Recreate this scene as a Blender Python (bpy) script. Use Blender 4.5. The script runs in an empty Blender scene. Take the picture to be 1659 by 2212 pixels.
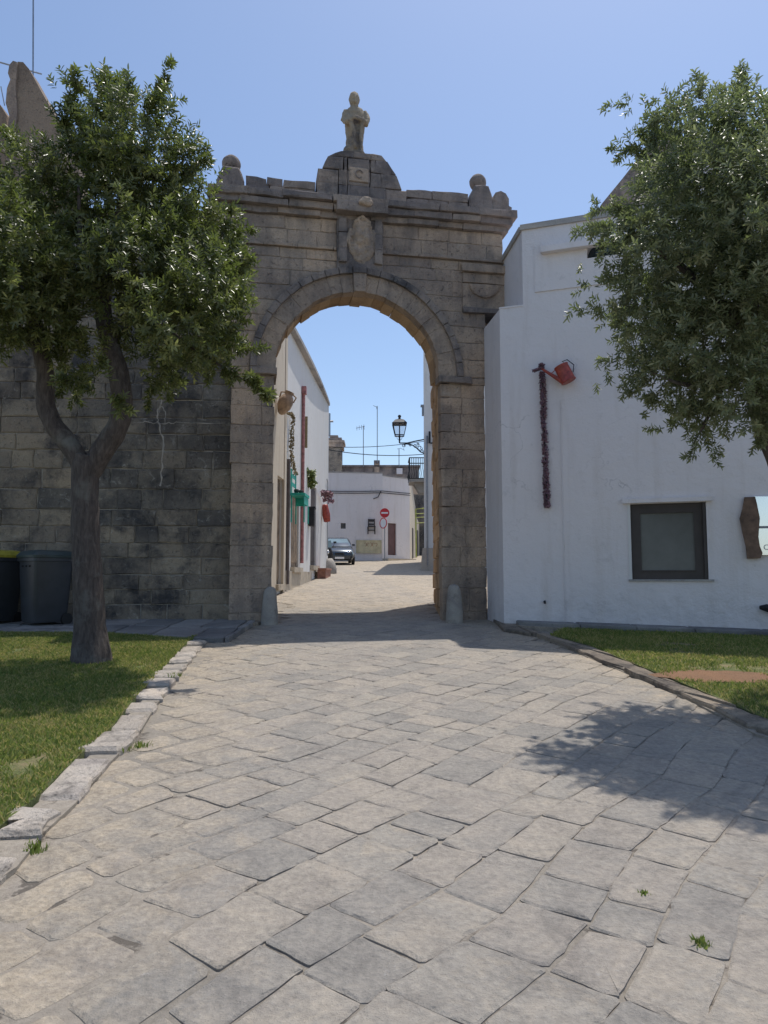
import bpy, math, random
import numpy as np
from mathutils import Vector, Matrix, noise
# ---------------------------------------------------------------- camera, sky, sun, exposure
scene = bpy.context.scene
PITCH = math.radians(5.15)
cam_d = bpy.data.cameras.new('camera'); cam = bpy.data.objects.new('camera', cam_d)
scene.collection.objects.link(cam); scene.camera = cam
cam.location = (0, 0, 1.6); cam.rotation_euler = (math.radians(90) + PITCH, 0, 0)
cam_d.sensor_fit = 'VERTICAL'; cam_d.sensor_height = 36; cam_d.lens = 26
cam_d.clip_start = 0.05; cam_d.clip_end = 3000
KX, KY = 0.185, 0.305                                  # towards the sun, per metre of height
SUN_EL = math.atan(1 / math.hypot(KX, KY)); SUN_AZ = math.atan2(KX, KY)   # azimuth clockwise from +Y
world = bpy.data.worlds.new('World'); scene.world = world; world.use_nodes = True
wn = world.node_tree.nodes; wl = world.node_tree.links
bg = wn['Background']; sky = wn.new('ShaderNodeTexSky'); sky.sky_type = 'NISHITA'; sky.sun_disc = False
sky.sun_elevation = SUN_EL; sky.sun_rotation = SUN_AZ
sky.air_density = 1.0; sky.dust_density = 1.0; sky.ozone_density = 2.6; sky.altitude = 50
wl.new(sky.outputs[0], bg.inputs['Color']); bg.inputs['Strength'].default_value = 0.145
sd = bpy.data.lights.new('sun', 'SUN'); sun = bpy.data.objects.new('sun', sd); scene.collection.objects.link(sun)
sd.energy = 3.3; sd.angle = math.radians(0.53); sd.color = (1.0, 0.955, 0.89)
sun.rotation_euler = Vector((KX, KY, 1)).to_track_quat('Z', 'Y').to_euler(); sun.location = (10, 16, 50)
vs = scene.view_settings; vs.view_transform = 'Standard'; vs.look = 'None'; vs.gamma = 1; vs.use_curve_mapping = False
vs.exposure = 0.17
# ---------------------------------------------------------------- helpers
C = scene.collection
R = random.Random(7); NR = np.random.default_rng(11)
F_, S_ = 26 / 36 * 2212, 0.058
def ray(x, y):
    u, v = (x - 829.5) / F_, (1106 - y) / F_
    return u, math.cos(PITCH) - v * math.sin(PITCH), math.sin(PITCH) + v * math.cos(PITCH)
def P(x, y, Y):                                        # world point on a sight line at depth Y
    a, b, c = ray(x, y); t = Y / b; return Vector((a * t, Y, 1.6 + c * t))
def G(x, y, h=0.0):                                    # where a sight line meets the sloping ground
    a, b, c = ray(x, y); t = (1.6 - h) / (S_ * b - c); return Vector((a * t, b * t, 1.6 + c * t))
def PL(x, y, a0, m):                                   # on the vertical plane X = a0 + m Y
    a, b, c = ray(x, y); Y = a0 / (a / b - m); return P(x, y, Y)
def PW(x, y, Y0, m):                                   # on the vertical plane Y = Y0 + m X
    a, b, c = ray(x, y); Y = Y0 / (1 - m * a / b); return P(x, y, Y)
def gz(Y): return S_ * min(Y, 62.0)
ORG = {}
def props(o, label=None, cat=None, group=None, kind=None):
    if label: o['label'] = label
    if cat: o['category'] = cat
    if group: o['group'] = group
    if kind: o['kind'] = kind
    return o
def empty(name, loc, label=None, cat=None, group=None, kind=None):
    o = bpy.data.objects.new(name, None); C.objects.link(o); o.location = loc; ORG[o.name] = Vector(loc)
    o.empty_display_size = 0.2
    return props(o, label, cat, group, kind)
class M:
    """collects vertices (world space), faces and a tone per vertex"""
    def __init__(s): s.v = []; s.f = []; s.t = []; s.tone = 0.5
    def add(s, vs, fs):
        n = len(s.v); s.v += [tuple(p) for p in vs]; s.t += [s.tone] * len(vs)
        s.f += [tuple(i + n for i in f) for f in fs]
    def quad(s, a, b, c, d): s.add([a, b, c, d], [(0, 1, 2, 3)])
    def box(s, c, size, rot=None):
        x, y, z = [q / 2 for q in size]; c = Vector(c)
        ps = [Vector((i, j, k)) for i in (-x, x) for j in (-y, y) for k in (-z, z)]
        if rot is not None: ps = [rot @ p for p in ps]
        s.add([p + c for p in ps], [(0, 1, 3, 2), (4, 6, 7, 5), (0, 4, 5, 1), (2, 3, 7, 6), (0, 2, 6, 4), (1, 5, 7, 3)])
    def fbox(s, fr, a, b):                              # box between two corners of a frame
        ps = [fr(x, y, z) for x in (a[0], b[0]) for y in (a[1], b[1]) for z in (a[2], b[2])]
        s.add(ps, [(0, 1, 3, 2), (4, 6, 7, 5), (0, 4, 5, 1), (2, 3, 7, 6), (0, 2, 6, 4), (1, 5, 7, 3)])
    def ring_loft(s, rings, cap=True, closed=True):
        n = len(rings[0]); base = len(s.v)
        for r in rings: s.v += [tuple(p) for p in r]; s.t += [s.tone] * n
        for k in range(len(rings) - 1):
            for i in range(n if closed else n - 1):
                j = (i + 1) % n
                s.f.append((base + k * n + i, base + k * n + j, base + (k + 1) * n + j, base + (k + 1) * n + i))
        if cap:
            s.f.append(tuple(base + i for i in range(n))[::-1])
            s.f.append(tuple(base + (len(rings) - 1) * n + i for i in range(n)))
    def tube(s, pts, r, n=8, cap=True):
        pts = [Vector(p) for p in pts]; rs = r if isinstance(r, (list, tuple)) else [r] * len(pts)
        rings = []; up = None
        for i, p in enumerate(pts):
            d = (pts[min(i + 1, len(pts) - 1)] - pts[max(i - 1, 0)]).normalized()
            if up is None: up = d.orthogonal().normalized()
            up = (up - d * up.dot(d)).normalized(); w = d.cross(up)
            rings.append([p + (up * math.cos(2 * math.pi * k / n) + w * math.sin(2 * math.pi * k / n)) * rs[i] for k in range(n)])
        s.ring_loft(rings, cap)
    def lathe(s, c, prof, n=16, axis=None, sy=1.0):
        c = Vector(c); rot = axis if axis is not None else Matrix.Identity(3)
        s.ring_loft([[c + rot @ Vector((r * math.cos(2 * math.pi * k / n), sy * r * math.sin(2 * math.pi * k / n), z)) for k in range(n)] for r, z in prof])
    def prism(s, poly, fr, n0, n1, bevel=0.012, drop=0.01, jit=0.0, rnd=None):
        """chamfered prism: poly in (a,b), from depth n0 (hidden) up to n1 (showing face)"""
        rnd = rnd or R
        cx = sum(p[0] for p in poly) / len(poly); cy = sum(p[1] for p in poly) / len(poly)
        def inset(p, d):
            l = math.hypot(p[0] - cx, p[1] - cy) or 1; return (p[0] + (cx - p[0]) / l * d, p[1] + (cy - p[1]) / l * d)
        m = len(poly); vs = [fr(p[0], p[1], n0) for p in poly] + [fr(p[0], p[1], n1 - drop) for p in poly]
        for p in poly:
            q = inset(p, bevel * rnd.uniform(.7, 1.6)); vs.append(fr(q[0], q[1], n1 + rnd.uniform(-jit, jit)))
        vs.append(fr(cx, cy, n1 + rnd.uniform(-jit, jit) * .6))
        fs = []
        for i in range(m):
            j = (i + 1) % m
            fs += [(i, j, m + j, m + i), (m + i, m + j, 2 * m + j, 2 * m + i), (2 * m + i, 2 * m + j, 3 * m)]
        fs.append(tuple(range(m))[::-1])
        s.add(vs, fs)
    def build(s, name, mat, parent=None, smooth=False, label=None, cat=None, group=None, kind=None, origin=None, angle=None):
        v = np.array(s.v, dtype=np.float64).reshape(-1, 3)
        o0 = Vector(origin) if origin is not None else Vector(((v[:, 0].min() + v[:, 0].max()) / 2, (v[:, 1].min() + v[:, 1].max()) / 2, v[:, 2].min()))
        v = v - np.array(o0)
        me = bpy.data.meshes.new(name); me.from_pydata([tuple(p) for p in v], [], s.f)
        at = me.attributes.new('tone', 'FLOAT', 'POINT'); at.data.foreach_set('value', s.t)
        import bmesh
        bm = bmesh.new(); bm.from_mesh(me); bmesh.ops.recalc_face_normals(bm, faces=bm.faces); bm.to_mesh(me); bm.free()
        if smooth:
            me.polygons.foreach_set('use_smooth', [True] * len(me.polygons))
            if angle: me.set_sharp_from_angle(angle=math.radians(angle))
        me.materials.append(mat)
        o = bpy.data.objects.new(name, me); C.objects.link(o); ORG[o.name] = o0
        if parent is not None: o.parent = parent; o.location = o0 - ORG[parent.name]
        else: o.location = o0
        return props(o, label, cat, group, kind)
def wobble(poly, step, amp, rnd=R, rc=0.0):
    """subdivide a polygon's edges, shift the points and round the corners"""
    out = []; n = len(poly)
    for i in range(n):
        a, b = poly[i], poly[(i + 1) % n]; l = math.hypot(b[0] - a[0], b[1] - a[1]) or 1e-6
        if rc and l > rc * 2.5:
            ts = [rc / l] + ([0.5] if l > step else []) + [1 - rc / l]
        else: ts = [0.0] + ([0.5] if l > step else [])
        for t in ts:
            out.append((a[0] + (b[0] - a[0]) * t + rnd.uniform(-amp, amp), a[1] + (b[1] - a[1]) * t + rnd.uniform(-amp, amp)))
    return out
def frame(o, U, V, N):
    o, U, V, N = Vector(o), Vector(U), Vector(V), Vector(N)
    return lambda a, b, c: o + U * a + V * b + N * c
def facade(m, fr, x0, x1, z0, z1, holes=(), depth=0.3, back=True):
    xs = sorted({x0, x1, *[h[0] for h in holes], *[h[1] for h in holes]}); zs = sorted({z0, z1, *[h[2] for h in holes], *[h[3] for h in holes]})
    def inh(x, z): return any(h[0] < x < h[1] and h[2] < z < h[3] for h in holes)
    for a, b in zip(xs, xs[1:]):
        for c, d in zip(zs, zs[1:]):
            if inh((a + b) / 2, (c + d) / 2): continue
            m.quad(fr(a, c, 0), fr(b, c, 0), fr(b, d, 0), fr(a, d, 0))
            if back: m.quad(fr(a, c, -depth), fr(a, d, -depth), fr(b, d, -depth), fr(b, c, -depth))
    for (a, b, c, d) in list(holes) + [(x0, x1, z0, z1)]:
        for p, q in (((a, c), (b, c)), ((b, c), (b, d)), ((b, d), (a, d)), ((a, d), (a, c))):
            m.quad(fr(p[0], p[1], 0), fr(q[0], q[1], 0), fr(q[0], q[1], -depth), fr(p[0], p[1], -depth))
# ---------------------------------------------------------------- materials
def mat(name):
    m = bpy.data.materials.new(name); m.use_nodes = True; nt = m.node_tree
    return m, nt, nt.nodes['Principled BSDF']
def nd(nt, t, **k):
    n = nt.nodes.new(t)
    for a, b in k.items():
        if a.startswith('i_'): n.inputs[a[2:]].default_value = b
        else: setattr(n, a, b)
    return n
def tex(nt, scale, detail=6, rough=.6, vec=None, dist=0.0):
    n = nt.nodes.new('ShaderNodeTexNoise'); n.inputs['Scale'].default_value = scale; n.inputs['Detail'].default_value = detail
    n.inputs['Roughness'].default_value = rough; n.inputs['Distortion'].default_value = dist
    if vec is not None: nt.links.new(vec, n.inputs['Vector'])
    return n.outputs['Fac']
def ramp(nt, fac, stops):
    r = nt.nodes.new('ShaderNodeValToRGB'); e = r.color_ramp.elements
    while len(e) < len(stops): e.new(0.5)
    for q, (p, c) in zip(e, stops): q.position = p; q.color = (*c, 1) if len(c) == 3 else c
    nt.links.new(fac, r.inputs[0]); return r.outputs[0]
def fr01(nt, fac, a, b):
    n = nt.nodes.new('ShaderNodeMapRange'); n.inputs[1].default_value = a; n.inputs[2].default_value = b
    nt.links.new(fac, n.inputs[0]); return n.outputs[0]
def mix(nt, f, a, b, mode='MIX'):
    n = nt.nodes.new('ShaderNodeMix'); n.data_type = 'RGBA'; n.blend_type = mode
    for s, i in ((f, 0), (a, 6), (b, 7)):
        if isinstance(s, (int, float)): n.inputs[i].default_value = s
        elif isinstance(s, tuple): n.inputs[i].default_value = (*s, 1)
        else: nt.links.new(s, n.inputs[i])
    return n.outputs[2]
def math_(nt, op, a, b):
    n = nt.nodes.new('ShaderNodeMath'); n.operation = op
    for i, s in enumerate((a, b)):
        if isinstance(s, (int, float)): n.inputs[i].default_value = s
        else: nt.links.new(s, n.inputs[i])
    return n.outputs[0]
def pos(nt): return nt.nodes.new('ShaderNodeNewGeometry').outputs['Position']
def tone(nt): return nd(nt, 'ShaderNodeAttribute', attribute_name='tone').outputs['Fac']
def bump(nt, bs, h, strength=.5, dist=.02):
    b = nt.nodes.new('ShaderNodeBump'); b.inputs['Strength'].default_value = strength; b.inputs['Distance'].default_value = dist
    nt.links.new(h, b.inputs['Height']); nt.links.new(b.outputs[0], bs.inputs['Normal'])
def plain(name, col, rough=.6, metal=0.0, var=.12, scale=12, bs_=0.15, coat=0):
    m, nt, bs = mat(name); p = pos(nt); n = tex(nt, scale, 5, .6, p)
    c2 = tuple(max(0, c * (1 - var * 2)) for c in col); c3 = tuple(min(1, c * (1 + var)) for c in col)
    nt.links.new(ramp(nt, n, [(.3, c2), (.7, c3)]), bs.inputs['Base Color'])
    bs.inputs['Roughness'].default_value = rough; bs.inputs['Metallic'].default_value = metal
    if coat: bs.inputs['Coat Weight'].default_value = coat
    if bs_: bump(nt, bs, tex(nt, scale * 6, 4, .6, p), bs_, .004)
    return m
def stone(name, pal, dark=(.03, .03, .032), dark_rng=(.5, .62), light=None, light_rng=(.6, .68), sc=1.0, bmp=.6, dist=.02, zdark=None, streak=0.0):
    """masonry: tone per stone, mottling, dark crusts with their own outline, pale lichen spots"""
    m, nt, bs = mat(name); p = pos(nt); t = tone(nt)
    n1 = tex(nt, 1.3 * sc, 8, .62, p, .4); n2 = tex(nt, 9 * sc, 8, .7, p); n3 = tex(nt, 46 * sc, 5, .7, p)
    base = ramp(nt, math_(nt, 'ADD', math_(nt, 'MULTIPLY', t, .62), math_(nt, 'MULTIPLY', n2, .42)), [(i / (len(pal) - 1) * .7 + .15, c) for i, c in enumerate(pal)])
    base = mix(nt, .55, base, ramp(nt, n3, [(.3, (.62, .6, .58)), (.7, (1.25, 1.24, 1.22))]), 'MULTIPLY')
    d = math_(nt, 'ADD', math_(nt, 'MULTIPLY', n1, .75), math_(nt, 'MULTIPLY', n2, .25))
    if streak:
        mp = nt.nodes.new('ShaderNodeMapping'); mp.inputs['Scale'].default_value = (3.2, 3.2, .35); nt.links.new(p, mp.inputs[0])
        d = math_(nt, 'ADD', math_(nt, 'MULTIPLY', d, 1 - streak), math_(nt, 'MULTIPLY', tex(nt, 1.5, 6, .6, mp.outputs[0]), streak))
    if zdark:
        sx = nt.nodes.new('ShaderNodeSeparateXYZ'); nt.links.new(p, sx.inputs[0])
        d = math_(nt, 'ADD', d, math_(nt, 'MULTIPLY', fr01(nt, sx.outputs[2], zdark[0], zdark[1]), zdark[2]))
    base = mix(nt, fr01(nt, d, *dark_rng), base, dark)
    if light:
        vz = tex(nt, 5.5 * sc, 9, .75, p, 1.2)
        base = mix(nt, math_(nt, 'MULTIPLY', fr01(nt, vz, *light_rng), .8), base, light)
    pit = fr01(nt, tex(nt, 17 * sc, 5, .6, p, 1.6), .60, .68)
    base = mix(nt, math_(nt, 'MULTIPLY', pit, .45), base, dark)
    big = tex(nt, .55 * sc, 4, .6, p, .8)
    base = mix(nt, .8, base, ramp(nt, big, [(.32, (.62, .60, .62)), (.5, (1, .98, .96)), (.68, (1.2, 1.12, 1.03))]), 'MULTIPLY')
    nt.links.new(base, bs.inputs['Base Color']); bs.inputs['Roughness'].default_value = .9
    bs.inputs['Specular IOR Level'].default_value = .25
    bump(nt, bs, math_(nt, 'SUBTRACT', math_(nt, 'ADD', math_(nt, 'MULTIPLY', n2, .8), math_(nt, 'MULTIPLY', n3, .5)), math_(nt, 'MULTIPLY', pit, .35)), bmp, dist)
    return m
TAN = [(.40, .325, .27), (.49, .39, .31), (.56, .44, .335), (.58, .44, .33)]
MT_gate = stone('gate_stone', TAN, (.18, .16, .15), (.46, .66), (.54, .48, .4), (.58, .70), 1.0, 1.0, .04, None, .35)
MT_crust = stone('crusted_stone', [(.235, .205, .2), (.32, .275, .25), (.41, .34, .29)], (.105, .098, .1), (.45, .64), (.36, .34, .3), (.58, .72), 1.3, 1.0, .035, None, .3)
MT_jamb = stone('bounce_lit_jamb_stone', [(.42, .29, .18), (.54, .39, .25), (.62, .46, .31)], (.12, .09, .07), (.56, .72), None, (.6, .7), 1.2, .8, .03)  # warm bounced light on jamb and soffit is put into this ochre
MT_wall = stone('old_wall_stone', [(.16, .148, .138), (.22, .2, .172), (.30, .262, .21), (.25, .235, .21)], (.075, .073, .074), (.44, .60), (.42, .405, .37), (.56, .66), .9, 1.0, .035, None, .15)
MT_wall_tan = stone('tan_wall_stone', [(.23, .195, .16), (.31, .265, .21), (.38, .32, .245)], (.075, .07, .07), (.46, .60), (.5, .47, .41), (.58, .7), 1.1, 1.0, .03, None, .15)
MT_mortar = stone('mortar', [(.36, .335, .3), (.46, .43, .39)], (.1, .1, .1), (.5, .7), None, sc=2.0, bmp=.8)
MT_mortar_d = stone('dark_mortar', [(.36, .31, .26), (.44, .38, .31)], (.1, .095, .09), (.45, .65), None, sc=2.0, bmp=.8)
MT_pale = stone('pale_stone', [(.3, .285, .26), (.4, .375, .34), (.46, .43, .39)], (.16, .155, .15), (.52, .74), None, sc=1.4, bmp=.6)
MT_kerb = stone('kerb_limestone', [(.38, .345, .3), (.52, .47, .41), (.64, .58, .51)], (.15, .14, .13), (.53, .66), (.62, .58, .54), (.62, .7), 2.2, 1.0, .03)
MT_kerbr = stone('shade_toned_worn_kerb', [(.26, .22, .18), (.34, .29, .23), (.42, .36, .29)], (.11, .1, .09), (.48, .64), (.5, .46, .4), (.6, .7), 2.0, 1.0, .03)  # shade by the house is put into the right kerb's darker tone
MT_boll = stone('bollard_stone', [(.34, .315, .285), (.42, .39, .35), (.48, .44, .39)], (.18, .17, .16), (.52, .7), None, sc=2.5, bmp=.8)
MT_slab = stone('walkway_stone', [(.2, .2, .2), (.28, .275, .27), (.36, .345, .33)], (.1, .1, .1), (.5, .7), None, sc=1.5, bmp=.7)
def paving():
    m, nt, bs = mat('paving_stone'); p = pos(nt); t = tone(nt)
    n0 = tex(nt, .35, 3, .5, p); n2 = tex(nt, 5, 8, .65, p, .6); n3 = tex(nt, 30, 6, .7, p); n4 = tex(nt, 170, 3, .7, p)
    f = math_(nt, 'ADD', math_(nt, 'ADD', math_(nt, 'MULTIPLY', t, .42), math_(nt, 'MULTIPLY', n0, .25)), math_(nt, 'MULTIPLY', n2, .45))
    c = ramp(nt, f, [(.26, (.27, .25, .22)), (.42, (.315, .288, .252)), (.55, (.36, .318, .27)), (.66, (.385, .338, .28)), (.76, (.34, .31, .268)), (.9, (.45, .375, .285))])
    sx = nt.nodes.new('ShaderNodeSeparateXYZ'); nt.links.new(p, sx.inputs[0])
    # sandy earth trodden over the edges of the street
    left = fr01(nt, math_(nt, 'ADD', sx.outputs[0], math_(nt, 'MULTIPLY', sx.outputs[1], .1)), .5, -1.3)
    right = fr01(nt, math_(nt, 'SUBTRACT', sx.outputs[0], math_(nt, 'MULTIPLY', sx.outputs[1], -.16)), 2.9, 4.4)
    far = math_(nt, 'MULTIPLY', fr01(nt, sx.outputs[1], 13.0, 17.0), .75)
    edge = math_(nt, 'MAXIMUM', math_(nt, 'MAXIMUM', left, right), far)
    sand = fr01(nt, math_(nt, 'ADD', math_(nt, 'MULTIPLY', edge, .42), math_(nt, 'MULTIPLY', n2, .6)), .48, .78)
    c = mix(nt, math_(nt, 'MULTIPLY', sand, .8), c, ramp(nt, n3, [(.3, (.40, .325, .235)), (.7, (.52, .435, .32))]))
    c = mix(nt, .6, c, ramp(nt, n3, [(.3, (.55, .55, .55)), (.7, (1.3, 1.28, 1.25))]), 'MULTIPLY')
    c = mix(nt, fr01(nt, n4, .66, .74), c, (.12, .115, .11))
    mp = nt.nodes.new('ShaderNodeMapping'); mp.inputs['Rotation'].default_value = (0, 0, .6); mp.inputs['Scale'].default_value = (1, 6, 1); nt.links.new(p, mp.inputs[0])
    c = mix(nt, math_(nt, 'MULTIPLY', fr01(nt, tex(nt, 14, 8, .8, mp.outputs[0], .8), .58, .66), .35), c, (.40, .37, .33))
    c = mix(nt, math_(nt, 'MULTIPLY', fr01(nt, tex(nt, 60, 6, .8, p, .5), .58, .64), .4), c, (.15, .14, .13))
    c = mix(nt, math_(nt, 'MULTIPLY', fr01(nt, tex(nt, 26, 7, .8, p, 1.0), .62, .66), .5), c, (.47, .43, .38))
    c = mix(nt, .85, c, ramp(nt, tex(nt, 2.6, 10, .78, p, 1.2), [(.35, (.72, .72, .73)), (.5, (1, 1, 1)), (.66, (1.2, 1.17, 1.12))]), 'MULTIPLY')
    c = mix(nt, math_(nt, 'MULTIPLY', fr01(nt, tex(nt, 11, 9, .75, p, 1.5), .62, .7), .5), c, (.43, .4, .37))
    nt.links.new(c, bs.inputs['Base Color']); nt.links.new(fr01(nt, n2, -.6, 1.3), bs.inputs['Roughness'])
    bs.inputs['Roughness'].default_value = .7; bs.inputs['Specular IOR Level'].default_value = .35
    for l in list(nt.links):
        if l.to_socket == bs.inputs['Roughness']: nt.links.remove(l)
    bump(nt, bs, math_(nt, 'ADD', math_(nt, 'MULTIPLY', n2, .9), math_(nt, 'MULTIPLY', n3, .8)), .9, .028)
    return m
MT_pave = paving()
def bedding():
    m, nt, bs = mat('sandy_bedding'); p = pos(nt)
    n1 = tex(nt, .8, 6, .6, p); n2 = tex(nt, 22, 8, .75, p); n3 = tex(nt, 4, 7, .7, p)
    c = ramp(nt, n1, [(.35, (.28, .25, .21)), (.6, (.38, .33, .27)), (.75, (.36, .32, .28))])
    c = mix(nt, .7, c, ramp(nt, n2, [(.3, (.55, .54, .52)), (.7, (1.2, 1.2, 1.18))]), 'MULTIPLY')
    c = mix(nt, math_(nt, 'MULTIPLY', fr01(nt, n3, .56, .62), .8), c, (.09, .075, .06))
    nt.links.new(c, bs.inputs['Base Color']); bs.inputs['Roughness'].default_value = .95
    bump(nt, bs, n2, .9, .02); return m
MT_bed = bedding()
def plaster(name, col, warm=(.6, .55, .48), dirt=.25, bmp=.35, sc=1.0):
    m, nt, bs = mat(name); p = pos(nt)
    n1 = tex(nt, .7 * sc, 6, .6, p); n2 = tex(nt, 5 * sc, 8, .65, p); n3 = tex(nt, 34 * sc, 5, .6, p)
    mp = nt.nodes.new('ShaderNodeMapping'); mp.inputs['Scale'].default_value = (2.4, 2.4, .22); nt.links.new(p, mp.inputs[0])
    n5 = tex(nt, 1.6, 7, .6, mp.outputs[0])
    c = ramp(nt, n1, [(.3, tuple(q * .93 for q in col)), (.7, col)])
    c = mix(nt, math_(nt, 'MULTIPLY', fr01(nt, n5, .52, .8), dirt), c, warm)
    c = mix(nt, math_(nt, 'MULTIPLY', fr01(nt, n2, .6, .72), dirt * .8), c, tuple(q * .7 for q in col))
    vo = nt.nodes.new('ShaderNodeTexVoronoi'); vo.feature = 'DISTANCE_TO_EDGE'; vo.inputs['Scale'].default_value = .55
    wv = nt.nodes.new('ShaderNodeVectorMath'); wv.operation = 'ADD'; nt.links.new(p, wv.inputs[0])
    nv = nt.nodes.new('ShaderNodeTexNoise'); nv.inputs['Scale'].default_value = 2.2; nv.inputs['Detail'].default_value = 7; nt.links.new(p, nv.inputs['Vector'])
    sc_ = nt.nodes.new('ShaderNodeVectorMath'); sc_.operation = 'SCALE'; sc_.inputs['Scale'].default_value = .9; nt.links.new(nv.outputs['Color'], sc_.inputs[0]); nt.links.new(sc_.outputs[0], wv.inputs[1]); nt.links.new(wv.outputs[0], vo.inputs['Vector'])
    crack = math_(nt, 'MULTIPLY', fr01(nt, vo.outputs['Distance'], .006, .0), fr01(nt, n1, .5, .62))
    c = mix(nt, math_(nt, 'MULTIPLY', crack, .55), c, tuple(q * .45 for q in col))
    sz = nt.nodes.new('ShaderNodeSeparateXYZ'); nt.links.new(p, sz.inputs[0]); low = fr01(nt, math_(nt, 'ADD', sz.outputs[2], math_(nt, 'MULTIPLY', n1, .9)), 2.1, 1.3)
    c = mix(nt, math_(nt, 'MULTIPLY', math_(nt, 'MULTIPLY', low, fr01(nt, n2, .42, .66)), .5), c, tuple(q * .74 for q in col))
    nt.links.new(c, bs.inputs['Base Color']); bs.inputs['Roughness'].default_value = .85; bs.inputs['Specular IOR Level'].default_value = .25
    h_ = math_(nt, 'ADD', math_(nt, 'MULTIPLY', n1, 1.2), math_(nt, 'ADD', n2, math_(nt, 'MULTIPLY', n3, .25)))
    h_ = math_(nt, 'ADD', h_, math_(nt, 'MULTIPLY', math_(nt, 'MULTIPLY', low, tex(nt, 9, 6, .6, p)), 1.6))
    bump(nt, bs, h_, bmp, .025); return m
MT_white = plaster('whitewash', (.755, .71, .705), (.56, .5, .46), .6, .8)
MT_white2 = plaster('worn_whitewash', (.70, .69, .67), (.6, .53, .43), .6)
MT_cream = plaster('cream_limewash', (.62, .54, .43), (.46, .37, .27), .8)
MT_beige = stone('beige_plinth_stone', [(.42, .36, .28), (.52, .46, .37), (.58, .52, .43)], (.25, .2, .15), (.52, .75), None, sc=1.4, bmp=.6)
def grass_mat(name, a, b, c):
    m, nt, bs = mat(name); t = tone(nt); p = pos(nt)
    f = math_(nt, 'ADD', math_(nt, 'MULTIPLY', t, .5), math_(nt, 'MULTIPLY', tex(nt, 1.4, 6, .7, p), .55))
    col = ramp(nt, f, [(.34, a), (.54, b), (.74, c)])
    nt.links.new(col, bs.inputs['Base Color']); bs.inputs['Roughness'].default_value = .6
    tr = nt.nodes.new('ShaderNodeBsdfTranslucent'); nt.links.new(col, tr.inputs[0])
    ms = nt.nodes.new('ShaderNodeMixShader'); ms.inputs[0].default_value = .5
    out = nt.nodes['Material Output']; nt.links.new(bs.outputs[0], ms.inputs[1]); nt.links.new(tr.outputs[0], ms.inputs[2]); nt.links.new(ms.outputs[0], out.inputs[0])
    return m
MT_grass = grass_mat('grass_blades', (.15, .215, .045), (.26, .31, .07), (.5, .42, .17))
def leaf_mat(name, a, b, c, rough=.34, tr_=.3):
    m, nt, bs = mat(name); t = tone(nt)
    col = ramp(nt, t, [(.1, a), (.6, b), (.95, c)])
    nt.links.new(col, bs.inputs['Base Color']); bs.inputs['Roughness'].default_value = rough; bs.inputs['Specular IOR Level'].default_value = .55
    tr = nt.nodes.new('ShaderNodeBsdfTranslucent'); nt.links.new(mix(nt, .5, col, (.16, .25, .03)), tr.inputs[0])
    ms = nt.nodes.new('ShaderNodeMixShader'); ms.inputs[0].default_value = tr_
    out = nt.nodes['Material Output']; nt.links.new(bs.outputs[0], ms.inputs[1]); nt.links.new(tr.outputs[0], ms.inputs[2]); nt.links.new(ms.outputs[0], out.inputs[0])
    return m
MT_leafL = leaf_mat('laurel_leaf', (.09, .10, .04), (.17, .18, .065), (.40, .40, .15), .34, .42)
MT_leafR = leaf_mat('grey_green_leaf', (.15, .165, .10), (.24, .255, .145), (.42, .43, .26), .38, .48)
def bark():
    m, nt, bs = mat('bark'); p = pos(nt)
    mp = nt.nodes.new('ShaderNodeMapping'); mp.inputs['Scale'].default_value = (5, 5, 1.2); nt.links.new(p, mp.inputs[0])
    n = tex(nt, 5, 9, .7, mp.outputs[0], .5); n2 = tex(nt, 2.2, 6, .6, p)
    c = ramp(nt, n, [(.3, (.035, .028, .026)), (.5, (.085, .068, .06)), (.72, (.15, .125, .11))])
    c = mix(nt, fr01(nt, n2, .55, .68), c, (.16, .155, .14))
    nt.links.new(c, bs.inputs['Base Color']); bs.inputs['Roughness'].default_value = .9; bump(nt, bs, n, 1.0, .03); return m
MT_bark = bark()
MT_soil = stone('red_earth', [(.16, .09, .055), (.26, .155, .095), (.34, .22, .14)], (.07, .06, .03), (.6, .75), None, sc=3, bmp=1.0)
def turf():
    m, nt, bs = mat('turf'); p = pos(nt); n = tex(nt, 2.2, 8, .7, p); n2 = tex(nt, 40, 5, .7, p)
    c = ramp(nt, n, [(.35, (.09, .12, .035)), (.52, (.16, .18, .06)), (.66, (.32, .25, .13))])
    c = mix(nt, .6, c, ramp(nt, n2, [(.3, (.5, .5, .5)), (.7, (1.3, 1.3, 1.3))]), 'MULTIPLY')
    nt.links.new(c, bs.inputs['Base Color']); bs.inputs['Roughness'].default_value = .95; bump(nt, bs, n2, 1, .03); return m
MT_turf = turf()
MT_iron = plain('dark_iron', (.03, .032, .036), .45, .6)
MT_galv = plain('grey_metal', (.3, .31, .33), .4, .8)
MT_darkbrown = plain('dark_brown_frame', (.045, .035, .033), .45, 0, .15, 3)
MT_blind = plain('grey_green_blind', (.12, .125, .12), .25, 0, .12, 2, 0)
MT_red = plain('red_painted_tin', (.36, .06, .04), .42, 0, .25, 14)
MT_pink = plain('pink_painted_pipe', (.42, .17, .16), .5, 0, .3, 9)
MT_brownpipe = plain('brown_grey_pipe', (.12, .095, .09), .5, .2, .2, 5)
MT_teal = plain('turquoise_paint', (.02, .40, .31), .45, 0, .2, 9)
MT_purple = plain('dried_purple_petal', (.30, .17, .20), .8, 0, .45, 60, 0)
MT_straw = plain('dried_straw', (.30, .23, .12), .8, 0, .4, 60, 0)
MT_plantg = plain('small_plant_leaf', (.16, .2, .05), .5, 0, .3, 30, 0)
MT_wood = plain('driftwood', (.17, .105, .07), .75, 0, .35, 6, .6)
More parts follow.
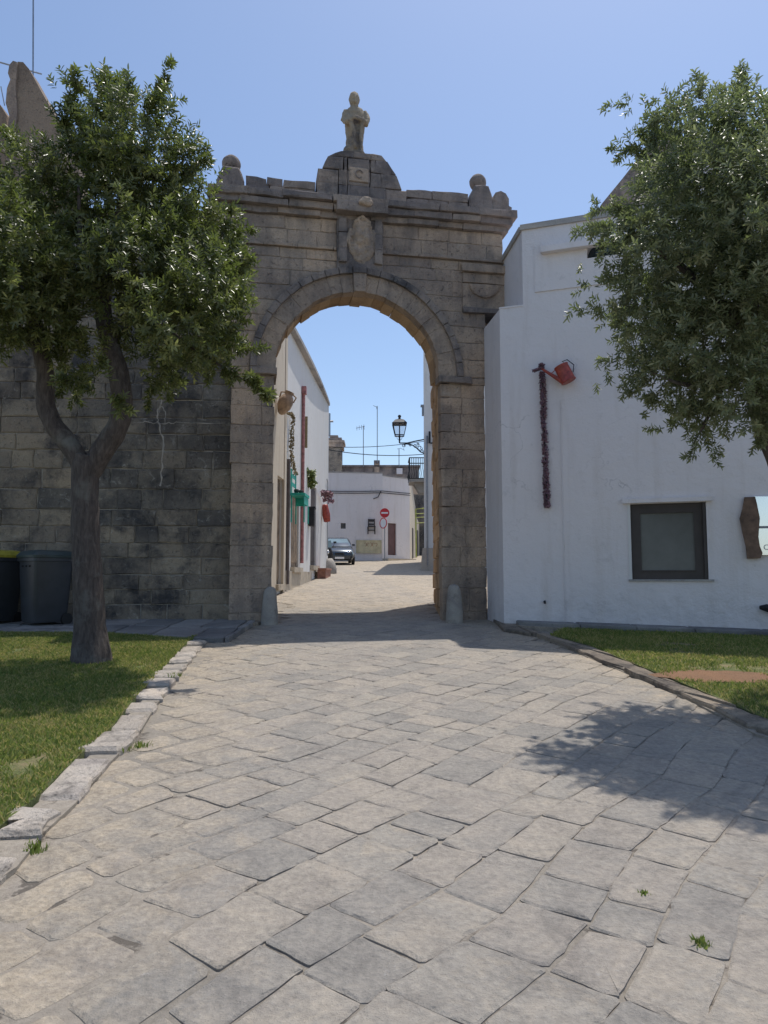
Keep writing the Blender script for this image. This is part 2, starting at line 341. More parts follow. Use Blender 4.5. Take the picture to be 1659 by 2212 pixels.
MT_doorwood = plain('weathered_door_wood', (.26, .19, .13), .7, 0, .35, 3, .3)
MT_doordark = plain('dark_shutter_wood', (.10, .085, .085), .6, 0, .3, 3, .3)
MT_doorred = plain('maroon_door_paint', (.13, .055, .05), .5, 0, .2, 3, .3)
MT_terra = plain('terracotta', (.36, .17, .12), .8, 0, .25, 8, .4)
MT_clay = plain('clay_jar', (.42, .30, .21), .75, 0, .25, 9, .3)
MT_bin = plain('dark_grey_bin_plastic', (.045, .05, .058), .42, 0, .15, 3, .1)
MT_lid = plain('green_grey_lid', (.04, .06, .06), .45, 0, .15, 3, .1)
MT_yellow = plain('yellow_lid', (.42, .36, .04), .5, 0, .25, 7, .1)
MT_carpaint = plain('dark_blue_car_paint', (.03, .045, .06), .25, .4, .05, 2, 0, 1.0)
MT_black = plain('black_rubber', (.015, .015, .016), .7, 0, .1, 8, .1)
MT_chrome = plain('bright_trim', (.75, .76, .78), .15, 1, .03, 3, 0)
MT_signred = plain('sign_red', (.55, .02, .03), .35, 0, .04, 3, 0)
MT_signwhite = plain('sign_white', (.8, .8, .8), .35, 0, .03, 3, 0)
MT_signgrey = plain('sign_back_grey', (.35, .37, .4), .4, .5, .05, 3, 0)
MT_faded = plain('faded_yellow_board', (.62, .55, .36), .8, 0, .12, 3, .1)
MT_print = plain('red_brown_print', (.35, .12, .08), .8, 0, .1, 3, 0)
MT_text = plain('grey_lettering', (.25, .26, .28), .7, 0, .1, 3, 0)
MT_green = plain('yellow_green_paint', (.35, .4, .06), .5, 0, .2, 5, .1)
MT_coping = stone('grey_coping', [(.3, .3, .3), (.4, .39, .38), (.46, .45, .43)], (.16, .15, .14), (.55, .75), None, sc=1.5, bmp=.5)
def glass(name, col, rough=.05):
    m, nt, bs = mat(name); p = pos(nt)
    nt.links.new(ramp(nt, tex(nt, 1.2, 2, .5, p), [(.4, col), (.7, tuple(c * 1.5 for c in col))]), bs.inputs['Base Color'])
    bs.inputs['Roughness'].default_value = rough; bs.inputs['Specular IOR Level'].default_value = 1.0; return m
MT_glass = glass('dark_glass', (.03, .045, .055)); MT_wind = glass('windscreen', (.10, .17, .2))
m_, nt_, b_ = mat('lantern_glass'); b_.inputs['Transmission Weight'].default_value = .95; b_.inputs['Roughness'].default_value = .05; b_.inputs['IOR'].default_value = 1.05
MT_lampglass = m_
MT_plaza = stone('pale_trodden_ground', [(.36, .33, .29), (.45, .41, .36)], (.25, .23, .2), (.55, .75), None, sc=.6, bmp=.4)
m_, nt_, b_ = mat('glossy_white_panel'); b_.inputs['Metallic'].default_value = .8; b_.inputs['Roughness'].default_value = .12; b_.inputs['Base Color'].default_value = (.95, .95, .95, 1); MT_gloss = m_
# ---------------------------------------------------------------- ground
def smooth_line(pts, n):                                # resample a polyline
    out = []; L = [0]
    for a, b in zip(pts, pts[1:]): L.append(L[-1] + (b - a).length)
    for k in range(n + 1):
        d = L[-1] * k / n; i = max(j for j in range(len(L) - 1) if L[j] <= d + 1e-9); t = (d - L[i]) / (L[i + 1] - L[i] or 1)
        out.append(pts[i].lerp(pts[i + 1], t))
    return out
g = M()
xs = [-400, -60, -20, 20, 60, 400]; ys = [-60, -5, 20, 40, 62, 120, 900]
for a, b in zip(xs, xs[1:]):
    for c, d in zip(ys, ys[1:]):
        g.quad((a, c, gz(c) - .12), (b, c, gz(c) - .12), (b, d, gz(d) - .12), (a, d, gz(d) - .12))
g.build('ground', MT_plaza, kind='structure')
KL = [(470, 1372), (430, 1405), (385, 1465), (335, 1530), (300, 1590), (240, 1650), (160, 1745), (85, 1815), (0, 1930)]
KLp = [G(*p) for p in KL]; KLp.append(KLp[-1] + Vector((-.75, -1.25, 0)));
KLi = [(405, 1380), (372, 1425), (325, 1478), (262, 1540), (215, 1590), (150, 1645), (60, 1725), (5, 1765)]
KLip = [G(*p, .1) for p in KLi]; KLip.append(KLip[-1] + Vector((-.5, -.5, 0))); KLip.append(KLip[-1] + Vector((-.7, -1.2, 0)))
KR = [(1052, 1332), (1150, 1372), (1240, 1408), (1345, 1452), (1480, 1508), (1659, 1602)]
KRp = [G(*p) for p in KR]; KRp.append(KRp[-1] + Vector((1.6, -2.0, 0))); KRp.append(KRp[-1] + Vector((1.5, -2.0, 0)))
# bedding of the street, below the stones, as a fine uneven sheet near the camera
bed = M()
def bed_patch(x0, x1, y0, y1, st, amp, dz=0.0):
    nx = int((x1 - x0) / st); ny = int((y1 - y0) / st); base = len(bed.v)
    for j in range(ny + 1):
        for i in range(nx + 1):
            x = x0 + (x1 - x0) * i / nx; y = y0 + (y1 - y0) * j / ny
            h = noise.noise(Vector((x * 1.6, y * 1.6, 0))) * amp + noise.noise(Vector((x * 7, y * 7, 3))) * amp * .5
            lf = max(0, min(1, (-.1 - x - (y * .1)) / 1.2))
            bed.v.append((x, y, gz(y) - .0105 + h + .0055 * lf + dz)); bed.t.append(.5)
    for j in range(ny):
        for i in range(nx):
            a = base + j * (nx + 1) + i; bed.f.append((a, a + 1, a + nx + 2, a + nx + 1))
bed_patch(-4.5, 7.5, .5, 14.5, .06, .008)
bed_patch(-12, 12, 14.5, 62, 1.0, .0, -.004)
street = bed.build('paved_street', MT_bed, kind='structure', smooth=True)
def inpoly(x, y, poly):
    c = False; n = len(poly)
    for i in range(n):
        a, b = poly[i], poly[(i + 1) % n]
        if (a[1] > y) != (b[1] > y) and x < (b[0] - a[0]) * (y - a[1]) / (b[1] - a[1]) + a[0]: c = not c
    return c
WY0, WM = 13.85, -.35                                   # the white house's front plane Y = WY0 + WM X
SP = [(p.x, p.y) for p in reversed(KLp)] + [(-2.0, 13.7), (-2.2, 17.5), (-3.05, 18), (-2.42, 31.7), (-14, 32), (-14, 60), (6, 60), (2.3, 46), (1.86, 34), (6, 33), (6, 20), (1.25, 17.7), (1.15, 14.2)] + [(p.x, p.y) for p in KRp] + [(6.5, 1.0), (-3.2, 1.0)]
ad = Vector((.6, .8)); bd = Vector((.8, -.6))
stones = []; b0 = -44.0; rs = random.Random(3)
while b0 < 40:
    w = rs.uniform(.25, .39); a0 = -12 + rs.uniform(0, .6)
    while a0 < 66:
        l = rs.choice([rs.uniform(.24, .36), rs.uniform(.32, .48), rs.uniform(.42, .6)])
        c = ad * (a0 + l / 2) + bd * (b0 + w / 2)
        if 1.0 < c.y < 62 and inpoly(c.x, c.y, SP) and (c.y > 13 or inpoly(c.x, c.y, SP)): stones.append((c, a0, b0, l, w))
        a0 += l
    b0 += w
wj = lambda x, y, k: noise.noise(Vector((x * .9, y * .9, k)))
def stone_poly(a0, b0, l, w, c):
    lf = max(0, min(1, (-.1 - c.x - c.y * .1) / 1.3))   # wide sandy joints towards the left kerb
    gp = .002 + rs.random() ** 3 * .009 + lf * rs.uniform(.004, .026)
    pts = []
    for sa, sb in ((0, 0), (1, 0), (1, 1), (0, 1)):
        a = a0 + sa * l; b = b0 + sb * w; q = ad * a + bd * b
        a += wj(q.x * 1.3, q.y * 1.3, 1) * .06; b += wj(q.x, q.y, 9) * .10
        a += (gp if sa == 0 else -gp) + rs.uniform(-.005, .005); b += (gp if sb == 0 else -gp) + rs.uniform(-.005, .005)
        q = ad * a + bd * b; pts.append((q.x, q.y))
    return chips(wobble(pts, .2, .005, rs, rc=rs.uniform(.006, .02) + lf * .03))
def chips(poly):
    out = []; n = len(poly)
    for i in range(n):
        a, b = poly[i], poly[(i + 1) % n]; out.append(a); l = math.hypot(b[0] - a[0], b[1] - a[1])
        k = int(l / .085)
        for j in range(1, k + 1):
            t = (j + rs.uniform(-.25, .25)) / (k + 1); d = rs.uniform(-.004, .004) if rs.random() > .12 else rs.uniform(.006, .02)
            x = a[0] + (b[0] - a[0]) * t; y = a[1] + (b[1] - a[1]) * t; out.append((x - (b[1] - a[1]) / l * d, y + (b[0] - a[0]) / l * d))
    return out
def visible(c):
    z = gz(c.y) - 1.6; d = c.y * math.cos(PITCH) + z * math.sin(PITCH); v = (z * math.cos(PITCH) - c.y * math.sin(PITCH)) / d
    return abs(c.x / d) < .56 and abs(v) < .74
stones.sort(key=lambda s: (0 if visible(s[0]) else 1, s[0].length))
rest = M(); cnt = 0
for c, a0, bb, l, w in stones:
    poly = stone_poly(a0, bb, l, w, c); tilt = (rs.uniform(-.009, .009), rs.uniform(-.009, .009)); h = rs.uniform(-.0022, .0022)
    fr = lambda a, b, n, c=c, tilt=tilt, h=h: Vector((a, b, gz(b) + n + (h + (a - c.x) * tilt[0] + (b - c.y) * tilt[1] if n > -.03 else 0)))
    one = cnt < 300 and visible(c)
    mm = M() if one else rest; mm.tone = rs.random()
    mm.prism(poly, fr, -.045, .0, .014, .006, .0022, rs)
    if one: mm.build('paving_stone', MT_pave, street); cnt += 1
rest.build('paving_stones', MT_pave, street, kind='stuff')
# ---------------------------------------------------------------- lawns, kerbs, walkways
def sheet(name, poly, h, m_, kind='structure', skirt=.25, n=0):
    s = M(); import mathutils
    ps = [Vector((p[0], p[1], gz(p[1]) + h)) for p in poly]
    s.add(ps, [tuple(range(len(ps)))])
    for i in range(len(ps)):
        a, b = ps[i], ps[(i + 1) % len(ps)]; s.quad(a, b, b - Vector((0, 0, skirt)), a - Vector((0, 0, skirt)))
    return s.build(name, m_, kind=kind)
WLY = 13.62                                              # foot of the old wall
wl_edge = [G(-260, 1360, .1), G(0, 1361, .1), G(230, 1362, .1), G(400, 1374, .1)]
KLc = smooth_line(KLp, 60)[3:]
lawnL = [(p.x, p.y) for p in wl_edge] + [(p.x - .235, p.y + .04) for p in KLc] + [(-12, 1.2), (-12, wl_edge[0].y)]
sheet('lawn', lawnL, .055, MT_turf)
walk_in = [Vector((-12, WLY + .5, 0)), Vector((-2.1, WLY + .3, 0))]
wk = M()
wpoly = [(-12, WLY + .3), (-2.1, WLY + .2), (KLp[0].x, KLp[0].y)] + [(p.x, p.y - .02) for p in reversed(wl_edge)] + [(-12, wl_edge[0].y)]
walk = sheet('walkway', wpoly, .052, MT_mortar_d)
# slabs of the walkway, in two rows along the wall
rk = random.Random(5)
for row in range(2):
    x = -7.6 + row * .3
    while x < -2.35:
        l = rk.uniform(.45, .85); x1 = min(x + l, -2.3)
        def yb(xx):                                      # grass edge of the walkway
            es = wl_edge
            for a, b in zip(es, es[1:]):
                if a.x <= xx <= b.x: return a.y + (b.y - a.y) * (xx - a.x) / (b.x - a.x)
            return es[-1].y if xx > es[-1].x else es[0].y
        def yy(xx, k): lo = yb(xx) + .01; hi = WLY - .02; return lo + (hi - lo) * k
        k0, k1 = row * .5, row * .5 + .5
        poly = [(x + .012, yy(x, k0) + .01), (x1 - .012, yy(x1, k0) + .01), (x1 - .012, yy(x1, k1) - .01), (x + .012, yy(x, k1) - .01)]
        s = M(); s.tone = rk.random()
        s.prism(wobble(poly, .3, .012, rk, .03), lambda a, b, n: Vector((a, b, gz(b) + n)), .0, .075 + rk.uniform(0, .012), .02, .015, .004, rk)
        s.build('walkway_slab', MT_slab, walk); x = x1
# left kerb of rough limestone
def strip_bed(name, A, B, h):
    s = M(); n = 24; a = smooth_line(A, n); b = smooth_line(B, n)
    for i in range(n):
        q = [Vector((p.x, p.y, gz(p.y) + h)) for p in (a[i], a[i + 1], b[i + 1], b[i])]; s.quad(*q)
        s.quad(q[0], q[1], q[1] - Vector((0, 0, .15)), q[0] - Vector((0, 0, .15)))
    return s.build(name, MT_bed, kind='structure')
kl = strip_bed('kerb', KLp, KLip, .02)
A = smooth_line(KLp, 200)
def inner(A, w0, w1, sg):
    out = []
    for i, p in enumerate(A):
        d = A[min(i + 9, len(A) - 1)] - A[max(i - 9, 0)]; d.z = 0; d.normalize(); w = w0 + (w1 - w0) * i / len(A)
        out.append(p + Vector((d.y, -d.x, 0)) * w * sg)
    return out
B = inner(A, .27, .31, 1)
cuts = [0, .045, .09, .135, .19, .235, .29, .335, .385, .43, .485, .535, .60, .665, .76, .815, .90, 1.0]
for i, (c0, c1) in enumerate(zip(cuts, cuts[1:])):
    i0, i1 = int(c0 * 200) + 1, int(c1 * 200) - (2 if i < 13 else 3)
    im = (i0 + i1) // 2
    sw = rk.uniform(-.03, .05)
    pts = [A[i0], A[im], A[i1], B[i1], B[im], B[i0]]
    if i == 14: pts = [A[i0], A[im], A[i1], A[i1].lerp(B[i1], .7), B[im].lerp(A[im], .32), B[im] , B[i0] + (B[i0] - B[im]) * .1]
    poly = [(p.x + rk.uniform(-.03, .03), p.y + rk.uniform(-.025, .025)) for p in pts]
    s = M(); s.tone = rk.uniform(.3, 1) if i != 14 else 1
    top = .055 + rk.uniform(-.02, .022)
    ring = wobble(poly, .16, .016, rk)
    tl = rk.uniform(-.02, .02)
    s.prism(ring, lambda a, b, n, tl=tl, c=pts[1]: Vector((a, b, gz(b) + n + (tl * (b - c.y) if n > .02 else 0))), -.03, top, .03, .024, .008, rk)
    s.build('kerb_stone', MT_kerb, kl, smooth=False)
# right kerb: long low blocks, with a sunken step where it turns
KRi = [(1090, 1352), (1185, 1366), (1262, 1385), (1378, 1430), (1500, 1478), (1659, 1545)]
KRip = [G(*p, .1) for p in KRi]; KRip.append(KRip[-1] + Vector((1.8, -1.8, 0))); KRip.append(KRip[-1] + Vector((1.5, -1.9, 0)))
kr = strip_bed('kerb', KRp, KRip, .01)
A = smooth_line(KRp, 200); B = smooth_line(KRip, 200)
cuts = [0, .06, .13, .2, .27, .345, .43, .52, .62, .72, .86, 1.0]
for i, (c0, c1) in enumerate(zip(cuts, cuts[1:])):
    i0, i1 = int(c0 * 200), int(c1 * 200) - 1; im = (i0 + i1) // 2
    pts = [A[i0], A[im], A[i1], B[i1], B[im], B[i0]]
    s = M(); s.tone = rk.uniform(.1, .75)
    s.prism(wobble([(p.x + rk.uniform(-.02, .02), p.y + rk.uniform(-.02, .02)) for p in pts], .3, .016, rk), lambda a, b, n: Vector((a, b, gz(b) + n)), -.03, .052 + rk.uniform(-.014, .014), .02, .018, .006, rk)
    s.build('kerb_stone', MT_kerbr, kr)
# right lawn and the low stone foot along the white house
def wy(x): return WY0 + WM * x - .0
hb = [(x, wy(x)) for x in (2.12, 3.2, 4.5, 6, 9)]
foot_w = .34
lawnR = [(p.x + .03, p.y + .03) for p in KRip[1:]] + [(9, KRip[-1].y), (9, wy(9) - foot_w + .02), (6, wy(6) - foot_w + .02), (3.0, wy(3.0) - foot_w + .02)]
sheet('lawn', lawnR, .05, MT_turf)
fs_ = sheet('stone_foot', [(2.1, wy(2.1) - .25), (2.7, wy(2.7) - foot_w), (9, wy(9) - foot_w), (9, wy(9) + .2), (2.1, wy(2.1) + .2)], .06, MT_mortar_d)
x = 2.3
while x < 8.8:
    l = rk.uniform(.7, 1.05); x1 = x + l; s = M(); s.tone = rk.uniform(.2, .8)
    w_ = foot_w + .0 if x > 2.6 else .22
    poly = [(x + .008, wy(x) - w_), (x1 - .008, wy(x1) - foot_w), (x1 - .008, wy(x1) - .004), (x + .008, wy(x) - .004)]
    s.prism(wobble(poly, .5, .006, rk), lambda a, b, n: Vector((a, b, gz(b) + n)), .0, .13 + rk.uniform(-.006, .006), .018, .016, .003, rk)
    s.build('foot_stone', MT_slab, fs_); x = x1
# grass blades
def grass(name, poly, n, hmin, hmax, seed, bare=None, base=.052):
    rg = np.random.default_rng(seed); px = [p[0] for p in poly]; py = [p[1] for p in poly]
    X, Y = [], []
    while len(X) < n:
        x = rg.uniform(max(min(px), -7.2), min(max(px), 7.5)); y = rg.uniform(max(min(py), 2.6), max(py))
        if not inpoly(x, y, poly) or abs(x) > .62 * y + .3: continue
        k = noise.noise(Vector((x * 1.1, y * 1.1, seed))) * .5 + noise.noise(Vector((x * 4, y * 4, seed))) * .35
        if k < -.28 + rg.uniform(-.1, .1): continue
        if bare and (x - bare[0]) ** 2 / bare[2] ** 2 + (y - bare[1]) ** 2 / bare[3] ** 2 < rg.uniform(.7, 1.2): continue
        X.append(x); Y.append(y)
    X = np.array(X); Y = np.array(Y); h = rg.uniform(hmin, hmax, n); a = rg.uniform(0, 2 * np.pi, n); w = rg.uniform(.0035, .006, n) * (1 + Y * .04)
    lx, ly = rg.normal(0, .5, n) * h, rg.normal(0, .5, n) * h; Z = S_ * Y + base
    v = np.zeros((n, 4, 3))
    v[:, 0] = np.stack([X - np.cos(a) * w, Y - np.sin(a) * w, Z], 1); v[:, 1] = np.stack([X + np.cos(a) * w, Y + np.sin(a) * w, Z], 1)
    v[:, 2] = np.stack([X + np.cos(a) * w * .6 + lx * .45, Y + np.sin(a) * w * .6 + ly * .45, Z + h * .65], 1)
    v[:, 3] = np.stack([X + lx, Y + ly, Z + h], 1)
    mesh_np(name, v.reshape(-1, 3), 4, [(0, 1, 2), (0, 2, 3)], np.repeat(rg.random(n), 4), MT_grass, None, kind='stuff')
def mesh_np(name, v, nv, tri, tn, m_, parent, **k):
    n = len(v) // nv; o0 = np.array([v[:, 0].mean(), v[:, 1].mean(), v[:, 2].min()]); v = v - o0
    idx = (np.array(tri)[None] + (np.arange(n) * nv)[:, None, None]).reshape(-1).astype(np.int32); L = len(tri[0]); nf = len(idx) // L
    me = bpy.data.meshes.new(name); me.vertices.add(len(v)); me.vertices.foreach_set('co', v.astype(np.float32).ravel())
    me.loops.add(len(idx)); me.loops.foreach_set('vertex_index', idx); me.polygons.add(nf)
    me.polygons.foreach_set('loop_start', np.arange(0, nf * L, L, dtype=np.int32)); me.polygons.foreach_set('loop_total', np.full(nf, L, dtype=np.int32))
    at = me.attributes.new('tone', 'FLOAT', 'POINT'); at.data.foreach_set('value', tn.astype(np.float32)); me.update(calc_edges=True); me.materials.append(m_)
    o = bpy.data.objects.new(name, me); C.objects.link(o); ORG[o.name] = Vector(o0)
    if parent is not None: o.parent = parent; o.location = Vector(o0) - ORG[parent.name]
    else: o.location = o0
    return props(o, **k)
grass('grass', lawnL, 105000, .022, .05, 1)
eb = G(1555, 1472)
grass('grass', lawnR, 34000, .02, .045, 2, (eb.x, eb.y, .62, .36))
s = M()
ring = [(eb.x + .75 * math.cos(k * .2856) * R.uniform(.75, 1.1), eb.y + .42 * math.sin(k * .2856) * R.uniform(.75, 1.1)) for k in range(22)]
s.add([Vector((a, b, gz(b) + .056)) for a, b in ring], [tuple(range(22))]); s.build('bare_earth', MT_soil, kind='structure')
# ---------------------------------------------------------------- tufts of weed
def tuft(x, y, n, h, label, z=.0, spread=.05, group=None):
    c = G(x, y); s = M(); r = random.Random(int(x * 7 + y))
    for _ in range(n):
        a = r.uniform(0, 6.28); d = r.uniform(0, spread); b = Vector((c.x + math.cos(a) * d, c.y + math.sin(a) * d, c.z + z))
        e = b + Vector((r.gauss(0, .4), r.gauss(0, .4), 1)) * h * r.uniform(.5, 1); w = Vector((math.cos(a + 1.5), math.sin(a + 1.5), 0)) * .004
        s.tone = r.uniform(0, .6); s.add([b - w, b + w, (b + e) / 2 + w * 1.3, e, (b + e) / 2 - w * 1.3], [(0, 1, 2, 3, 4)])
    s.build('weed_tuft', MT_grass, label=label, cat='weed', group='weeds in the paving joints')
tuft(1392, 1932, 30, .03, 'small green weed in a paving joint, the upper of two at the right', -.01, .025)
tuft(1517, 2042, 60, .04, 'larger green weed in a paving joint near the bottom right', -.01, .04)
tuft(262, 1622, 130, .06, 'green weed clump against the left kerb, mid row', 0, .10)
tuft(72, 1838, 90, .045, 'green weed clump in the gap beside the big pale kerb stone', 0, .07)
tuft(375, 1468, 90, .07, 'low weed at the kerb joint nearest the tree trunk', .02, .12)
tuft(305, 1612, 50, .05, 'thin weed sprig on the paving by the left kerb', 0, .09)
# ---------------------------------------------------------------- the gate
GM = .18; gl = math.sqrt(1 + GM * GM); GE = Vector((1 / gl, GM / gl, 0)); GN = Vector((GM / gl, -1 / gl, 0)); GO = Vector((0, 13.85, 0))
gfr = frame(GO, GE, (0, 0, 1), GN)                       # a along the gate, b up, n towards the camera
gate = empty('stone_gate', GO + GE * -.48 + Vector((0, 0, gz(13.8))), 'tall weathered stone town gate with round arch, cornice and crowning statue', 'gate')
AC, AZ, RI, RO = -.485, 5.50, 1.575, 2.04
rg_ = random.Random(21)
def blk(poly, n0, n1, m_, name='stone_block', tn=None, amp=.008, bev=.012, jit=.005, par=None, drop=.007):
    s = M(); s.tone = rg_.random() if tn is None else tn
    s.prism(wobble(poly, .22, amp, rg_), gfr, n0, n1 + rg_.uniform(-.004, .005), bev, drop, jit * .8, rg_)
    return s.build(name, m_, par or gate)
J = .0045
def course(s0, s1, z0, z1, n0=-.7, n1=0, m_=None, arc=None, lmin=.42, lmax=.85):
    """one course of blocks; arc cuts it against the outer circle of the arch"""
    s = s0; k = 0
    while s < s1 - .02:
        e = s + rg_.uniform(lmin, lmax)
        if s1 - e < lmin * .6: e = s1
        a, b = s + J, e - J
        poly = None
        if arc == 'L' and e >= s1 - 1e-6:
            zs = [z0 + J + (z1 - z0 - 2 * J) * i / 3 for i in range(4)]
            right = [(AC - math.sqrt(max((RO + .006) ** 2 - (z - AZ) ** 2, 0)) if z - AZ > 0 else s1, z) for z in zs]
            poly = [(a, z0 + J)] + right + [(a, z1 - J)]
        elif arc == 'R' and s <= s0 + 1e-6:
            zs = [z0 + J + (z1 - z0 - 2 * J) * i / 3 for i in range(4)]
            left = [(AC + math.sqrt(max((RO + .006) ** 2 - (z - AZ) ** 2, 0)), z) for z in zs]
            poly = [left[0], (b, z0 + J), (b, z1 - J)] + list(reversed(left[1:]))
        else: poly = [(a, z0 + J), (b, z0 + J), (b, z1 - J), (a, z1 - J)]
        blk(poly, n0, n1, m_ or MT_gate); s = e
zz = [.55, .98, 1.42, 1.82, 2.2, 2.6, 2.97, 3.35, 3.7, 4.08, 4.42, 4.78, 5.1, 5.36]
for i, (a, b) in enumerate(zip(zz, zz[1:])):
    course(-2.86 + (.03 if i < 8 else 0), -2.07 + rg_.uniform(-.01, .012), a, b, lmin=.35, lmax=.9)
for a, b in zip(zz, zz[1:]):
    course(1.11 + rg_.uniform(-.008, .01), 2.0, a, b, n0=-.22, lmin=.35, lmax=.9)
# impost blocks
blk([(-2.52, 5.37), (-2.03, 5.37), (-2.03, 5.50), (-2.52, 5.50)], -.7, .10, MT_crust, 'impost', .8)
blk([(1.06, 5.37), (1.72, 5.37), (1.72, 5.50), (1.06, 5.50)], -.22, .10, MT_crust, 'impost', .8)
blk([(-2.86, 5.37), (-2.54, 5.37), (-2.54, 5.50), (-2.86, 5.50)], -.7, .0, MT_gate)
blk([(1.73, 5.37), (2.02, 5.37), (2.02, 5.50), (1.73, 5.50)], -.7, .0, MT_gate)
zz = [5.51, 5.86, 6.2, 6.52, 6.82, 7.12, 7.42, 7.66, 7.86]
for a, b in zip(zz, zz[1:]):
    sr = 2.04 if a < 6.7 else 2.42; sl = -2.88 if a < 6.7 else -3.2
    c0 = AC - math.sqrt(max(RO ** 2 - (max(a, AZ + .01) - AZ) ** 2, 0)) if a - AZ < RO else AC
    c1 = AC + (AC - c0)
    if a - AZ < RO: course(sl, min(c0 + .0, AC) if False else AC - math.sqrt(max(RO ** 2 - (b - AZ) ** 2, 0)) if b - AZ < RO else AC, a, b, arc='L'); course(c1, sr, a, b, arc='R')
    else: course(sl, AC, a, b); course(AC, sr, a, b)
# frieze between the two mouldings
for a, b in ((7.93, 8.22), (8.22, 8.48)):
    course(-3.2, -.93, a, b); course(-.04, 2.42, a, b)
for s0, s1 in ((-3.22, -.93), (-.04, 2.46)):
    s = s0
    while s < s1 - .05:
        e = min(s + rg_.uniform(.6, 1.0), s1)
        blk([(s + .004, 7.865), (e - .004, 7.865), (e - .004, 7.925), (s + .004, 7.925)], -.7, .055, MT_gate, 'moulding', .3, .006); s = e
# arch ring
n = 23
for i in range(n):
    t0 = math.pi * i / n; t1 = math.pi * (i + 1) / n; g_ = .0015
    def pt(r, t): return (AC + r * math.cos(t), AZ + r * math.sin(t))
    ri = RI + rg_.uniform(-.02, .015)
    key = i == n // 2
    poly = [pt(ri, t0 + g_ / ri), pt(RO - .12, t0 + g_ / RO), pt(RO - .12, t1 - g_ / RO), pt(ri, t1 - g_ / ri)]
    blk(poly, -.2, .035 if not key else .11, MT_gate, 'voussoir', rg_.uniform(.25, .5), .002, .004, .004, None, .002)
    rj_ = ri + rg_.uniform(-.012, .02)
    blk([pt(rj_, t0), pt(rj_ + .2, t0), pt(rj_ + .2, t1), pt(rj_, t1)], -.7, -.21, MT_jamb, 'soffit_stone', None, .006, .01)
    poly = [pt(RO - .125, t0 + .002), pt(RO, t0 + .002), pt(RO + .0, (t0 + t1) / 2), pt(RO, t1 - .002), pt(RO - .125, t1 - .002)]
    blk(poly, -.7, .10 if not key else .14, MT_crust, 'hood_stone', rg_.uniform(.4, .7), .003, .008, .006, None, .012)
# solid core behind the face joints
core = M()
def gbox(s0, s1, z0, z1, n0, n1): core.fbox(gfr, (s0, z0, n0), (s1, z1, n1))
gbox(-2.80, -2.15, .3, 5.5, -.66, -.015); gbox(1.30, 1.97, .3, 5.5, -.66, -.015)
ks = 24
for i in range(ks):
    t0, t1 = math.pi * i / ks, math.pi * (i + 1) / ks; ra = RI + .09
    p = [(AC + ra * math.cos(t), AZ + ra * math.sin(t)) for t in (t0, t1)]
    for nn in (-.015, -.66): core.quad(gfr(p[0][0], p[0][1], nn), gfr(p[1][0], p[1][1], nn), gfr(p[1][0], 8.8, nn), gfr(p[0][0], 8.8, nn))
gbox(-2.8, AC - RI - .05, 5.5, 8.8, -.66, -.015); gbox(AC + RI + .05, 1.98, 5.5, 8.8, -.66, -.015)
gbox(-3.15, -2.8, 6.85, 8.8, -.66, -.015); gbox(1.98, 2.38, 6.85, 8.8, -.66, -.015)
core.build('wall_core', MT_mortar_d, gate)
# cornice: three stepped layers of eroded blocks
def band(s0, s1, z0, z1, n1, m_, name, lo=.5, hi=1.0, amp=.012, n0=-.6, bev=.02, jit=.01):
    s = s0
    while s < s1 - .05:
        e = s + rg_.uniform(lo, hi)
        if s1 - e < .3: e = s1
        top = z1 + rg_.uniform(-.012, .012)
        blk([(s + .004, z0 + .002), (e - .004, z0 + .002), (e - .004, top), (s + .004, top)], n0, n1 + rg_.uniform(-.02, .02), m_, name, None, amp, bev, jit); s = e
band(-3.25, 2.5, 8.485, 8.60, .09, MT_crust, 'cornice_stone')
band(-3.3, 2.56, 8.60, 8.73, .18, MT_crust, 'cornice_stone')
band(-3.36, 2.64, 8.73, 8.87, .26, MT_crust, 'cornice_stone', .6, 1.1, .02, -.62, .035, .012)
band(-.95, 0.02, 8.55, 8.735, .27, MT_crust, 'cornice_stone', 2, 3)
# parapet with a broken top
def para(s0, s1, z0, z1):
    s = s0
    while s < s1 - .04:
        e = s + rg_.uniform(.28, .62)
        if s1 - e < .2: e = s1
        h = z1 + rg_.uniform(-.014, .014)
        blk([(s + .005, z0), (e - .005, z0), (e - .008, h - rg_.uniform(0, .02)), ((s + e) / 2, h + rg_.uniform(-.01, .015)), (s + .008, h - rg_.uniform(0, .02))], -.55, .0 + rg_.uniform(-.02, .02), MT_crust, 'parapet_stone', None, .014, .03, .01); s = e
para(-2.66, -1.34, 8.875, 9.05); para(-2.66, -1.34, 9.055, 9.21)
para(.44, 1.72, 8.875, 9.07); para(.44, 1.72, 9.075, 9.26)
# pediment
ped_c = [(8.875, 9.20, -1.32, .46), (9.205, 9.50, -1.31, .36), (9.505, 9.76, -1.22, .24)]
for z0, z1, a, b in ped_c:
    s = a; sl_ = {8.875: (0, 0), 9.205: (.02, .10), 9.505: (.12, .18)}[z0]
    ks = [a, a + .42, -.72, -.28, b - .42, b]
    for k, (p, q_) in enumerate(zip(ks, ks[1:])):
        if q_ - p < .06: continue
        l = sl_[0] if k == 0 else 0; r = sl_[1] if k == len(ks) - 2 else 0
        blk([(p + .006, z0), (q_ - .006, z0), (q_ - .006 - r, z1 - .006), (p + .006 + l, z1 - .006)], -.55, .02, MT_crust, 'pediment_stone', None, .012, .025, .012)
blk([(-1.08, 9.765), (-.60, 9.765), (-.60, 9.90), (-.86, 9.88)], -.5, .01, MT_crust, 'pediment_stone', None, .015, .03, .012)
blk([(-.595, 9.765), (.06, 9.765), (-.04, 9.885), (-.32, 9.88), (-.595, 9.90)], -.5, .01, MT_crust, 'pediment_stone', None, .015, .03, .012)
